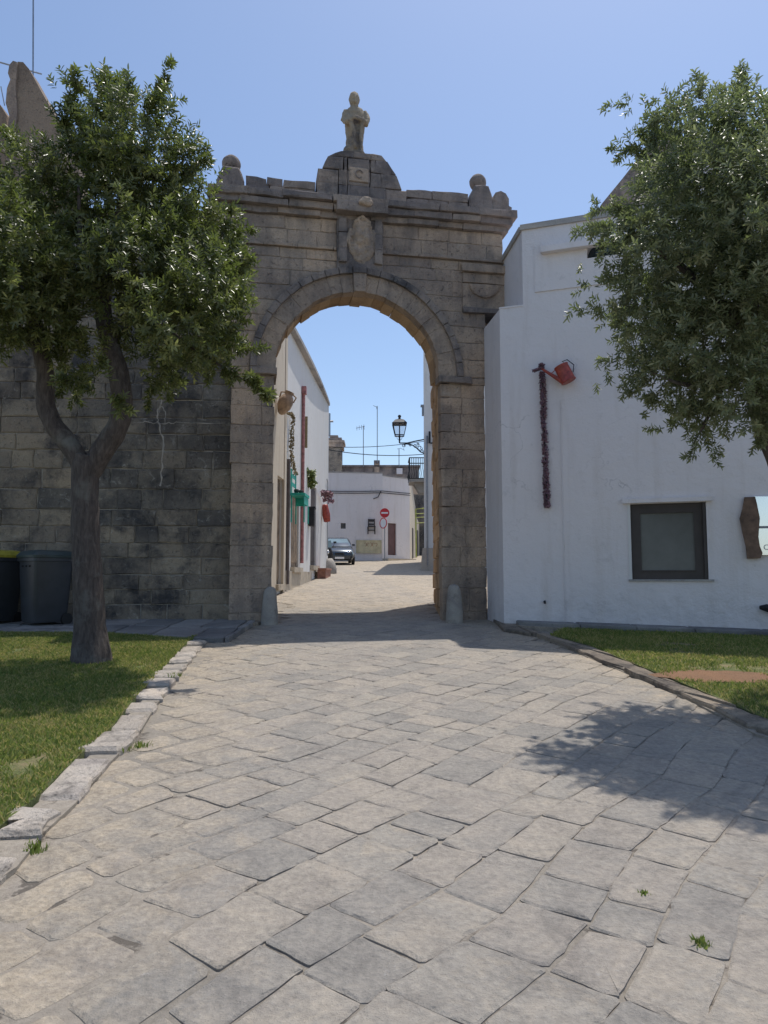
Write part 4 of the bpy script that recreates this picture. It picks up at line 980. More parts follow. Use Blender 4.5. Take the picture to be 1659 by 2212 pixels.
def text(body, size, p, m_, par, name='lettering'):
    cu = bpy.data.curves.new(name, 'FONT'); cu.body = body; cu.size = size; cu.extrude = .001; o = bpy.data.objects.new(name, cu); C.objects.link(o)
    X, N = HD, HN; Y_ = Vector((0, 0, 1)); mw = Matrix((( X.x, Y_.x, N.x, p.x), (X.y, Y_.y, N.y, p.y), (X.z, Y_.z, N.z, p.z), (0, 0, 0, 1)))
    dg = bpy.context.evaluated_depsgraph_get(); me = bpy.data.meshes.new_from_object(o.evaluated_get(dg)); bpy.data.objects.remove(o)
    me.transform(mw); c = Vector(p); me.transform(Matrix.Translation(-c)); me.materials.clear(); me.materials.append(m_)
    q = bpy.data.objects.new(name, me); C.objects.link(q); q.parent = par; q.location = c - ORG[par.name]; ORG[q.name] = c; return q
text('Co', .12, hp(1648, 1188, .054), MT_text, sg)
# ---------------------------------------------------------------- street beyond: long white house on the left
LA, LMm = -3.904, .0476
ll = math.sqrt(1 + LMm * LMm); SD = Vector((LMm / ll, 1 / ll, 0)); SN = Vector((1 / ll, -LMm / ll, 0)); S0 = Vector((LA + LMm * 17.9, 17.9, 0))
sfr = frame(S0, SD, (0, 0, 1), SN)
def sl(x, y): p = PL(x, y, LA, LMm); return (p - S0).dot(SD), p.z
sh = empty('street_house', S0 + SD * 6 + Vector((0, 0, 1.4)), 'long sunlit white house on the left side of the street seen through the arch', 'house')
s_end = sl(708, 1238)[0]; z_e = sl(708, 872)[1]
d1 = (sl(629, 1100)[0], sl(646, 1100)[0]); d2 = (sl(671, 1100)[0], sl(683, 1100)[0]); d0 = (sl(594, 1100)[0], sl(608, 1100)[0])
zp = sl(640, 1234)[1]
holes = [(d1[0], d1[1], sl(640, 1226)[1], sl(637, 1072)[1]), (d2[0], d2[1], sl(677, 1222)[1], sl(677, 1050)[1]), (max(d0[0], .1), d0[1], sl(600, 1262)[1], sl(600, 1030)[1])]
s = M(); facade(s, sfr, 0, s_end, .8, z_e, holes, .3)
bx = -7.0
for a in (0, s_end): s.quad(sfr(a, .8, -.3), sfr(a, .8, -7), sfr(a, z_e, -7), sfr(a, z_e, -.3))
s.quad(sfr(0, z_e, 0), sfr(s_end, z_e, 0), sfr(s_end, z_e, -7), sfr(0, z_e, -7)); s.build('wall', MT_white2, sh)
# eaves of uneven overhang
s = M(); prev = None; n = 14
for k in range(n):
    a, b = s_end * k / n, s_end * (k + 1) / n; f_ = lambda u: .05 + .15 * math.sin(min(1, u / s_end) * math.pi) ** .8
    q = [sfr(a, z_e + .002, -.3), sfr(b, z_e + .002, -.3), sfr(b, z_e + .002, f_(b)), sfr(a, z_e + .002, f_(a))]
    s.ring_loft([q, [p + Vector((0, 0, .12)) for p in q]])
s.build('eaves', MT_coping, sh)
s = M(); s.fbox(sfr, (sl(612, 1240)[0], .9, .003), (d2[0] - .05, zp, .07)); s.build('plinth', MT_beige, sh)
s = M(); s.fbox(sfr, (d2[1] - .1, .9, .003), (s_end - .02, sl(695, 1236)[1], .10)); s.build('plinth', MT_beige, sh)
s = M(); s.fbox(sfr, (d0[1], 1.0, .004), (sl(612, 1100)[0], z_e - .01, .08)); s.fbox(sfr, (0, 1.0, .004), (holes[2][0] - .02, z_e - .01, .062)); s.fbox(sfr, (holes[2][0] - .019, holes[2][3], .004), (d0[1] - .001, z_e - .01, .06)); s.build('pilaster', MT_cream, sh)
for (a, b, c, d), m_, nm in zip(holes, (MT_doorwood, MT_doordark, MT_doorwood), ('door', 'door', 'door')):
    s = M(); s.fbox(sfr, (a, c, -.12), (b, d, -.07)); dr = s.build(nm, m_, sh)
    s = M(); k = 4
    for i in range(k): s.fbox(sfr, (a + (b - a) * (i + .08) / k, c + .15, -.069), (a + (b - a) * (i + .92) / k, d - .1, -.05))
    s.build('door_panel', m_, dr)
    s = M(); s.fbox(sfr, (a - .08, c - .16, -.1), (b + .08, c, .14)); s.build('door_step', MT_beige, sh)
def pipe(x, y0, y1, r, m_, name, n=.09):
    a, z1_ = sl(x, y0); _, z0_ = sl(x, y1); s = M(); s.tube([sfr(a, z1_, n), sfr(a, z0_, n)], r, 10); return s.build(name, m_, sh), a, z1_
pipe(617, 992, 1262, .055, MT_brownpipe, 'drainpipe')
_, a, zt_ = pipe(652, 850, 1217, .055, MT_pink, 'drainpipe', .06)
s = M(); s.box(sfr(a, zt_ + .1, .08), (.15, .22, .25)); s.build('hopper', MT_pink, sh)
_, a, zt_ = pipe(656, 900, 968, .05, MT_straw, 'dried_strand')
s = M(); a, z0_ = sl(704, 1035); s.tube([sfr(a, z0_, .04), sfr(a + .3, z0_ - .1, .04), sfr(a + .35, z0_ - 3.2, .04)], .02, 6); s.build('wall_cable', MT_galv, sh)
# things hung on that wall
def seg(a, b): return Vector(a).lerp(Vector(b), .5)
a, z0_ = sl(600, 884); jc = sfr(a - .5, z0_ - .0, .28)
jr = empty('clay_jar', jc, 'tilted clay jar hung high on the street house just inside the arch', 'jar')
rj = Matrix.Rotation(math.radians(22), 3, 'Y')
s = M(); s.lathe(jc, [(.04, -.28), (.10, -.24), (.195, -.05), (.205, .1), (.16, .23), (.11, .29), (.10, .34), (.13, .38)], 18, rj); s.build('body', MT_clay, jr, smooth=True)
for sg_ in (-1, 1):
    s = M(); s.tube([jc + rj @ Vector(p) for p in ((sg_ * .10, 0, .34), (sg_ * .22, 0, .30), (sg_ * .20, 0, .14))], .022, 6); s.build('handle', MT_clay, jr)
def strand(pts, r, sz, n, m_, name, label, cat, seed, off=.10):
    path = []
    for x, y in pts: a, z_ = sl(x, y); path.append(sfr(a, z_, off))
    global HD, HN
    s = petals(path, n, r, sz, seed); return s.build(name, m_, label=label, cat=cat)
strand([(612, 893), (622, 893), (626, 905), (624, 940), (622, 975), (626, 1005), (632, 1026)], .07, .05, 420, MT_straw, 'dried_garland', 'brown dried garland hanging from the clay jar on the street house', 'garland', 11)
strand([(664, 1016), (665, 1035), (666, 1052)], .2, .1, 200, MT_plantg, 'hanging_plant', 'pale green plant hanging beside the dark door of the street house', 'plant', 12, .08)
strand([(684, 1062), (689, 1068), (692, 1085)], .24, .10, 160, MT_purple, 'flower_bunch', 'dark red flower bunch above the red vase on the street house', 'flowers', 13, .32)
a, z0_ = sl(695, 1112); c = sfr(a, z0_, .18); s = M(); s.lathe(c, [(.05, -.30), (.13, -.28), (.16, .0), (.12, .35), (.10, .42)], 14, Matrix.Rotation(math.radians(-8), 3, 'Y')); s.build('red_vase', MT_red, smooth=True, label='red wall vase below the dark flower bunch near the house corner', cat='vase')
a, z0_ = sl(667, 1118); mb = sfr(a, z0_, .12); s = M()
s.box(mb, (.18, .42, .62)); s.box(mb + Vector((0, 0, .34)), (.24, .48, .06)); s.build('mailbox', MT_iron, label='small black mailbox left of the dark door on the street house', cat='mailbox')
# turquoise chair fixed to the wall, seat outwards
a, z0_ = sl(627, 1070); cc = sfr(a - .05, z0_, .3)
ch = empty('turquoise_chair', cc, 'turquoise wooden chair fixed high on the street house wall', 'chair')
def cbox(name, a0_, a1_, z0, z1, n0, n1):
    n0, n1 = .02 + n0 * .5, .02 + n1 * .5
    s = M(); s.fbox(sfr, (a + a0_, z0_ + z0, n0), (a + a1_, z0_ + z1, n1)); return s.build(name, MT_teal, ch)
cbox('seat', -.5, .42, -.06, .02, .12, 1.0)
cbox('apron', -.44, .38, -.30, -.065, .90, .955); cbox('apron', .33, .38, -.30, -.065, .2, .89)
for sa in (-.46, .34):
    for n0 in (.16, .92):
        cbox('leg', sa, sa + .07, -.85, -.07 if n0 < .5 else -.31, n0, n0 + .06)
for sa in (-.46, .34): cbox('back_post', sa, sa + .07, .03, .75, .13, .19)
for zz_ in (.25, .5): cbox('back_slat', -.38, .33, zz_, zz_ + .12, .14, .17)
for k in range(2):
    s = M(); s.lathe(sfr(a - .2 + k * .25, z0_ + .021, .22 + .1 * k), [(.05, 0), (.08, .10), (.06, .14)], 10); s.build('small_pot', MT_black, label=('left' if k == 0 else 'right') + ' small dark pot standing on the turquoise chair seat', cat='pot', group='pots on the chair')
# planter at the corner
a, z0_ = sl(686, 1252); _, zt_ = sl(686, 1236); s = M(); gzz = gz(sfr(a, 0, 0).y)
s.fbox(sfr, (a - .9, gzz - .05, .11), (a + .7, gzz + .28, .42)); s.fbox(sfr, (a - .95, gzz + .28, .105), (a + .75, gzz + .34, .46)); s.build('planter', MT_terra, label='low terracotta trough at the foot of the street house corner', cat='planter')
s = M(); s.tone = .5; c = sfr(s_end - .35, gz(31) - .1, .1); s.lathe(c, [(.34, 0), (.32, .3), (.24, .6), (.1, .75)], 12); o = s.build('guard_stone', MT_pale, smooth=True, label='rough guard stone at the far corner of the street house', cat='stone')
for v in o.data.vertices: v.co += Vector((1, 1, .5)) * .05 * noise.noise(v.co * 4)
# ---------------------------------------------------------------- far white house facing down the street
fh = empty('far_house', (0, 47.5, gz(47.5)), 'low white house closing the street with a maroon door', 'house')
fz = gz(47)
def ffr_between(p, q): d = (Vector(q) - Vector(p)); L = d.length; d.normalize(); return frame((p[0], p[1], 0), d, (0, 0, 1), Vector((d.y, -d.x, 0))), L
Fa, Fb, Fc, Fd = (-9, 46.4, 0), (-.10, 47.5, 0), (1.72, 49.3, 0), (3.5, 66, 0)
zt1 = P(760, 1022, 47.3).z
f1, L1 = ffr_between(Fa, Fb); f2, L2 = ffr_between(Fb, Fc); f3, L3 = ffr_between(Fc, Fd)
def on(fr0, d_p, x, y, p, q_):                            # picture point -> coordinates on a far wall
    m = (q_[1] - p[1]) / (q_[0] - p[0]); v = PW(x, y, p[1] - m * p[0], m); d = (Vector(q_) - Vector(p)).normalized(); return (v - Vector(p)).dot(Vector((d.x, d.y, 0))), v.z
s = M()
w_a = on(0, 0, 736, 1142, Fa, Fb); w_b = on(0, 0, 747, 1130, Fa, Fb)
facade(s, f1, 0, L1, fz - .5, zt1, [(w_a[0], w_b[0], w_a[1], w_b[1])], .3)
dr0 = on(0, 0, 838, 1199, Fb, Fc); dr1 = on(0, 0, 856, 1131, Fb, Fc)
facade(s, f2, .0, L2, fz - .5, zt1 - .15, [(dr0[0], dr1[0], dr0[1], dr1[1])], .3)
s.add([(p[0], p[1], zt1 - .16) for p in (Fa, Fb, Fc, (3.1, 58, 0), (-9, 58, 0))], [(0, 1, 2, 3, 4)])
s.build('wall', MT_white, fh)
s = M(); zl = on(0, 0, 880, 1062, Fb, Fc)[1]
# sunlit flank, stepping down
s.add([f3(0, fz - .3, 0), f3(6, fz - .1, 0), f3(6, zt1 - 1.4, 0), f3(2.6, zt1 - .3, 0), f3(0, zt1 - .15, 0)], [(0, 1, 2, 3, 4)])
s.add([f3(6, fz - .1, 0), f3(L3, fz + .2, 0), f3(L3, zt1 - 2.7, 0), f3(6, zt1 - 2.0, 0)], [(0, 1, 2, 3)])
s.quad(f3(6, fz, 0), f3(6, zt1 - 1.4, 0), f3(6, zt1 - 1.4, -4), f3(6, fz, -4)); s.build('flank_wall', MT_cream, fh)
for (a0_, a1_, zz0, zz1, mm_) in ((2.2, 3.0, .2, 2.4, MT_doordark), (7.5, 8.6, .5, 2.6, MT_doordark), (12.5, 13.4, .6, 2.9, MT_doorred)):
    s = M(); s.fbox(f3, (a0_, fz + zz0, .004), (a1_, fz + zz1, .05)); s.build('door', mm_, fh)
s = M(); s.fbox(f2, (dr0[0], dr0[1], -.2), (dr1[0], dr1[1], -.1)); dd_ = s.build('door', MT_doorred, fh, label='maroon door')
s = M(); s.fbox(f2, (dr0[0] + .08, dr0[1] + .1, -.099), (dr1[0] - .08, dr1[1] - .1, -.08)); s.build('door_panel', MT_doorred, dd_)
s = M(); s.fbox(f1, (w_a[0], w_a[1], -.2), (w_b[0], w_b[1], -.12)); ww = s.build('window', MT_glass, fh)
s = M()
for k in range(3): t = w_a[0] + (w_b[0] - w_a[0]) * (k + 1) / 4; s.fbox(f1, (t - .012, w_a[1], -.06), (t + .012, w_b[1], -.04))
s.fbox(f1, (w_a[0], (w_a[1] + w_b[1]) / 2 - .012, -.065), (w_b[0], (w_a[1] + w_b[1]) / 2 + .012, -.045)); s.build('window_bars', MT_iron, ww)
s = M(); s.fbox(f2, (.0, fz - .4, .004), (L2 + .1, fz + .16, .5)); s.build('doorstep', MT_beige, fh)
for f_, L_, zz_ in ((f1, L1, zt1), (f2, L2, zt1 - .15)):
    s = M(); s.fbox(f_, (.0, zz_ + .002, -.3), (L_ - .003, zz_ + .07, .03)); s.build('coping', MT_coping, fh)
# wires clipped along the far house
s = M()
for y_, dz in ((1062, 0), (1066, -.12)):
    p = [on(0, 0, x, y_ - abs(x - 760) * .02, Fa, Fb) for x in (700, 740, 780, 825)]
    s.tube([f1(a_, b_ + dz * 0, .06) for a_, b_ in p] + [f2(on(0, 0, 850, y_ + 1, Fb, Fc)[0], on(0, 0, 850, y_ + 1, Fb, Fc)[1], .06), f2(L2, on(0, 0, 884, y_ + 4, Fb, Fc)[1], .06)], .022, 5)
s.tube([f1(*on(0, 0, 822, 1062, Fa, Fb), .08), f1(*on(0, 0, 816, 1074, Fa, Fb), .08), f1(*on(0, 0, 806, 1078, Fa, Fb), .08)], .03, 5)
s.build('wall_cables', MT_iron, fh)
# road sign, round mirror, chair and painted board on that wall
def disc(name, c, nrm, r, th, m_, par=None, n=24, **k):
    nrm = nrm.normalized(); u = Vector((-nrm.y, nrm.x, 0)).normalized(); v = Vector((0, 0, 1)); s = M()
    s.ring_loft([[c + (u * math.cos(t) + v * math.sin(t)) * r + nrm * o_ for t in np.linspace(0, 2 * math.pi, n, endpoint=False)] for o_ in (0, th)])
    return s.build(name, m_, par, **k)
sgp = P(831, 1108, 46.8); SNf = Vector((-.02, -1, 0))
ns = empty('no_entry_sign', sgp, 'round red no entry sign with white bar on the far white house', 'road sign')
disc('disc', sgp, SNf, .30, .02, MT_signred, ns)
s = M(); s.box(sgp + SNf * .024, (.42, .006, .10)); s.build('white_bar', MT_signwhite, ns)
s = M(); s.tube([sgp + Vector((.0, .05, .25)), Vector((sgp.x, sgp.y + .05, gz(46.8) - .1))], .03, 8); s.build('post', MT_galv, ns)
sg2 = P(828.6, 1130, 46.65); rs_ = empty('turned_round_sign', sg2, 'round sign turned sideways below the no entry sign, grey face and red rim', 'road sign')
nr2 = Vector((-.75, -.65, 0)); disc('disc', sg2, nr2, .34, .02, MT_signgrey, rs_); disc('rim', sg2 + nr2.normalized() * .021, nr2, .33, .004, MT_signwhite, rs_)
s = M(); uu = Vector((-nr2.y, nr2.x, 0)).normalized(); cc_ = sg2 + nr2.normalized() * .03
s.tube([cc_ + (uu * math.cos(t) + Vector((0, 0, 1)) * math.sin(t)) * .32 for t in np.linspace(0, 2 * math.pi, 25)], .03, 6); s.build('red_rim', MT_signred, rs_)
a0_, zc0 = on(0, 0, 802, 1154, Fa, Fb); wch = empty('hanging_chair', f1(a0_, zc0, .1), 'dark wooden chair hung flat on the far white house', 'chair')
def wc_box(name, a, b, c, d, n0=.05, n1=.11): s = M(); s.fbox(f1, (a0_ + a, zc0 + c, n0), (a0_ + b, zc0 + d, n1)); s.build(name, MT_darkbrown, wch)
for sg_ in (-1, 1): wc_box('back_post', sg_ * .19 - .03, sg_ * .19 + .03, .5, .98); 
for sg_ in (-1, 1): wc_box('leg', sg_ * .22 - .035, sg_ * .22 + .035, 0, .45)
wc_box('top_rail', -.158, .158, .80, .96); wc_box('back_slat', -.158, .158, .60, .68); wc_box('seat', -.24, .24, .452, .498, .03, .4); wc_box('stretcher', -.183, .183, .22, .27)
p0_ = on(0, 0, 769, 1195, Fa, Fb); p1_ = on(0, 0, 824, 1167, Fa, Fb)
pb_ = empty('painted_board', f1(p0_[0], p0_[1], .1), 'faded yellow board with red scroll pattern on the far white house', 'board')
s = M(); s.fbox(f1, (p0_[0], p0_[1], .02), (p1_[0], p1_[1], .06)); s.build('panel', MT_faded, pb_)
s = M(); cxm = (p0_[0] + p1_[0]) / 2 + .12; czm = p1_[1] - .28
for k in range(5):
    x_ = cxm - .34 + k * .17
    s.tube([f1(x_ + .07 * math.cos(t) * (1 if k % 2 else -1), czm + .11 * math.sin(t), .066) for t in np.linspace(.5, 4.8, 9)], .012, 4)
s.build('scroll_pattern', MT_print, pb_)
s = M()
for a_, b_, c_, d_2 in ((p0_[0], p1_[0], p0_[1], p0_[1] + .05), (p0_[0], p1_[0], p1_[1] - .05, p1_[1]), (p0_[0], p0_[0] + .05, p0_[1] + .05, p1_[1] - .05), (p1_[0] - .05, p1_[0], p0_[1] + .05, p1_[1] - .05)): s.fbox(f1, (a_, c_, .061), (b_, d_2, .085))
s.build('rim', MT_faded, pb_)
# green frame of an awning at the end of the street
gf = empty('green_frame', P(905, 1110, 54), 'yellow green tubular frame standing at the far right end of the street', 'frame')
s = M(); q = [P(899, 1206, 54), P(898, 1100, 54), P(916, 1098, 54)]; s.tube(q, .05, 6); s.build('post', MT_green, gf)
for y_ in (1110, 1118, 1130): s = M(); s.tube([P(899, y_, 54), P(917, y_ - 1, 54)], .03, 6); s.build('rail', MT_green, gf)
# ---------------------------------------------------------------- stone buildings behind the far house
pb2 = empty('stone_parapet_building', (0, 62, gz(62)), 'dark stone building with flat parapet behind the far white house', 'building')
s = M(); s.tone = .3; a_ = P(690, 1009, 62); b_ = P(905, 1009, 62); s.box(((a_.x + b_.x) / 2, 65, (a_.z + 3) / 2), (b_.x - a_.x, 6, a_.z - 3)); s.build('wall', MT_crust, pb2)
s = M(); s.tone = .1; s.box(((a_.x + b_.x) / 2, 65, a_.z + .08), (b_.x - a_.x + .2, 6.3, .16)); s.build('coping', MT_crust, pb2)
s = M(); s.tone = .3; a_ = P(876, 1062, 60); s.box((a_.x + 3, 61, (a_.z + 3) / 2), (6, 1.8, a_.z - 3)); s.build('lower_wall', MT_wall, pb2)
cz_ = P(814, 1009, 61.7); s = M(); s.tone = .7; s.box(cz_ + Vector((0, .4, -.9)), (.42, .5, 2.4)); ch_ = s.build('chimney', MT_gate, pb2)
s = M(); s.tone = .2; s.box(cz_ + Vector((0, .4, .45)), (.5, .6, .3)); s.build('chimney_cap', MT_crust, ch_)
s = M(); s.box(P(863, 1018, 61.9), (.5, .2, .5)); s.build('white_box', MT_white, pb2)
bt = empty('bell_tower', P(715, 1020, 60.5), 'squat stone turret with moulded cornice and iron cross behind the street house', 'turret')
def tb(name, x0, x1, y0, y1, ex=0.0, m_=MT_wall):
    a_ = P(x0, y1, 60.5); b_ = P(x1, y0, 60.5); s = M(); s.tone = .6; s.box(((a_.x + b_.x) / 2, 60.5 + 1 - ex, (a_.z + b_.z) / 2), (b_.x - a_.x, 2 , b_.z - a_.z)); s.build(name, m_, bt)
tb('shaft', 690, 737, 967, 1022); tb('cornice', 690, 741, 957, 966.5, .05, MT_gate); tb('cornice', 690, 744, 951, 956.5, .1, MT_gate); tb('cap', 694, 738, 945, 950.5, 0, MT_crust); tb('cap_stone', 712, 730, 940, 944.5, 0, MT_crust)
s = M(); s.tube([P(711, 943, 61), P(711, 893, 61)], .12, 6); s.tube([P(703, 910, 61), P(720, 910, 61)], .09, 6); s.build('cross', MT_galv, bt)
def aerial(x, y0, y1, Y, arm, label):
    r_ = empty('antenna', P(x, y1, Y), label, 'antenna', 'aerials above the far roofs')
    s = M(); s.tube([P(x, y1, Y), P(x, y0, Y)], .035, 5); s.build('mast', MT_galv, r_)
    s = M()
    for (xa, ya, xb, yb) in arm: s.tube([P(xa, ya, Y), P(xb, yb, Y)], .025, 4)
    s.build('aerial_arms', MT_galv, r_)
aerial(785, 920, 1009, 61.8, [(769, 925, 788, 921), (771, 921, 771, 930), (776, 919, 776, 929), (781, 918, 781, 928), (786, 917, 787, 928)], 'short television aerial left of the chimney above the far roof')
aerial(815, 877, 1000, 61.8, [(806, 876, 816, 880), (813, 878, 814, 884)], 'tallest thin aerial rising from the chimney above the far roof')
aerial(862, 970, 1009, 61.8, [(858, 970, 866, 968), (872, 968, 873, 974), (866, 969, 872, 971)], 'faint small aerial behind the street lamp above the far roof')
# ---------------------------------------------------------------- building on the right side of the street
rb = empty('tall_white_building', (4, 34.5, gz(34.5)), 'tall pale building on the right of the street just behind the gate opening', 'building')
s = M(); zt2 = 14.6; xA = P(917.5, 1232, 34).x
foot = [(xA, 34), (9, 33.4), (9, 46), (2.45, 45)]
s.ring_loft([[Vector((x, y, 1.2)) for x, y in foot], [Vector((x, y, zt2)) for x, y in foot]]); s.build('wall', MT_white2, rb)
s = M(); s.tone = .6
s.ring_loft([[Vector((x, y, 1.2)) for x, y in ((xA - .28, 33.9), (xA + 1.0, 33.65), (xA + 1.0, 33.94), (xA - .1, 34.3))], [Vector((x, y, 3.0)) for x, y in ((xA - .10, 33.9), (xA + 1.0, 33.75), (xA + 1.0, 33.94), (xA - .05, 34.2))]]); s.build('buttress_foot', MT_pale, rb)
s = M(); s.tube([(xA + .12, 33.88, 2.2), (xA + .12, 33.88, 8.2)], .05, 6); s.build('drainpipe', MT_galv, rb)
s = M(); q = P(929, 945, 33.8); s.tube([P(928, 932, 33.85), P(928, 957, 33.85), P(934, 957, 33.85)], .05, 6); s.build('wall_bracket', MT_iron, rb)
s = M(); q = P(914, 888, 35); s.box(q, (.12, .2, .45)); s.box(q + Vector((-.02, 0, .25)), (.2, .25, .08)); s.build('floodlight', MT_galv, rb)
bal = empty('balcony', P(900, 1035, 42), 'small balcony with black iron railings high on the right of the street', 'balcony')
bx0, bx1 = P(884, 1035, 42).x, P(918, 1035, 42).x; bz = P(900, 1036, 42).z
s = M(); s.tone = .6; s.box(((bx0 + bx1) / 2, 42.6, bz - .08), (bx1 - bx0, 1.8, .16)); s.build('slab', MT_pale, bal)
for dy in (-.5, .5):
    s = M(); s.tone = .5; s.ring_loft([[Vector((bx0 + .25, 42.6 + dy + k, bz - .17)) for k in (0, .2)] + [Vector((bx1, 42.6 + dy + k, bz - .17)) for k in (.2, 0)], [Vector((bx1 - .3, 42.6 + dy + k, bz - .75)) for k in (0, .2)] + [Vector((bx1, 42.6 + dy + k, bz - .75)) for k in (.2, 0)]]); s.build('bracket', MT_pale, bal)
for k in range(9):
    s = M(); xx = bx0 + .03 + (bx1 - bx0) * k / 9; s.tube([(xx, 41.72, bz), (xx - .04, 41.66, bz + .3), (xx, 41.72, bz + .6), (xx, 41.72, bz + 1.2)], .018, 5); s.build('baluster', MT_iron, bal)
for k in range(7):
    s = M(); yy_ = 41.75 + 1.7 * k / 7; s.tube([(bx0 + .02, yy_, bz), (bx0 - .06, yy_, bz + .3), (bx0 + .02, yy_, bz + .6), (bx0 + .02, yy_, bz + 1.2)], .018, 5); s.build('baluster', MT_iron, bal)
for z_ in (.03, .9, 1.22): s = M(); s.tube([(bx1, 41.72, bz + z_), (bx0, 41.72, bz + z_), (bx0, 43.5, bz + z_)], .03, 5); s.build('rail', MT_iron, bal)
# street lamp on a scrolled bracket
lt = P(863, 957, 35); lamp = empty('street_lamp', lt, 'old iron lantern on a scrolled bracket high over the street', 'street lamp')
k_ = 35 / 1598 / .99
def lq(x, y): return P(x, y, 35)
def sqr(c, w): return [c + Vector((sx * w, sy * w, 0)) for sx, sy in ((-1, -1), (1, -1), (1, 1), (-1, 1))]
tp, bt_ = lq(863, 916), lq(863, 941)
w1_, w2_ = 15 * k_ , 9.5 * k_
s = M()
for a_, b_ in zip(sqr(tp, w1_), sqr(bt_, w2_)): s.tube([a_, b_], .018, 5)
for c_, w_ in ((tp, w1_), (bt_, w2_)):
    q = sqr(c_, w_); s.tube(q + [q[0]], .03, 5)
s.build('lantern_frame', MT_iron, lamp)
s = M()
ta, ba = sqr(tp, w1_ - .03), sqr(bt_, w2_ - .03)
for i in range(4): s.quad(ta[i], ta[(i + 1) % 4], ba[(i + 1) % 4], ba[i])
s.build('lantern_glass', MT_lampglass, lamp)
s = M(); r1 = lq(863, 908)
s.ring_loft([sqr(tp + Vector((0, 0, .01)), w1_ * 1.05), sqr(r1, w1_ * .62), sqr(r1 + Vector((0, 0, .05)), w1_ * .3)]); s.lathe(lq(863, 903), [(.10, -.1), (.05, .0), (.085, .08), (.06, .14), (.01, .16)], 10); s.build('lantern_roof', MT_iron, lamp)
s = M(); s.tube([bt_, lt], [.05, .035], 6); s.tube([tp + Vector((0, 0, -.05)), bt_], .03, 5); s.tube([lq(857, 941), lq(858, 948), lq(863, 952), lq(868, 948), lq(869, 941)], .012, 4); s.build('stem', MT_iron, lamp)
s = M(); wallp = Vector((P(917.5, 955, 34.6).x, 34.6, 0)); s.tube([lt, lq(880, 957), lq(897, 953), P(918, 949, 34.9)], .03, 6)
s.tube([lq(872, 961), lq(878, 959), lq(890, 961), lq(900, 968), lq(908, 976), P(917, 980, 34.9)], .028, 5)
s.build('bracket_arm', MT_iron, lamp)
s = M()
for cx_, cy_, r_ in ((872, 962, 4), (886, 961, 3), (897, 963, 4.5), (907, 967, 6), (912, 974, 4), (903, 959, 3)):
    s.tube([P(cx_ + r_ * math.cos(t) * (1 - t / 11), cy_ + r_ * math.sin(t) * (1 - t / 11), 35) for t in np.linspace(0, 7.5, 16)], .02, 4)
s.tube([P(917, 944, 34.9), P(917, 985, 34.9)], .03, 5); s.build('scrollwork', MT_iron, lamp)
# wires across the street
def wire(a, b, sag, r, label):
    a, b = Vector(a), Vector(b); s = M()
    s.tube([a.lerp(b, t) - Vector((0, 0, sag * 4 * t * (1 - t))) for t in np.linspace(0, 1, 13)], r, 4)
    s.build('overhead_wire', MT_iron, label=label, cat='wire', group='wires across the street')
wire(P(706, 965, 31.6), P(917, 953, 34.6), .12, .016, 'overhead wire sloping up to the street lamp bracket')
wire(P(706, 971, 31.6), P(917, 981, 34.4), .15, .02, 'lower overhead wire ending just under the street lamp bracket')
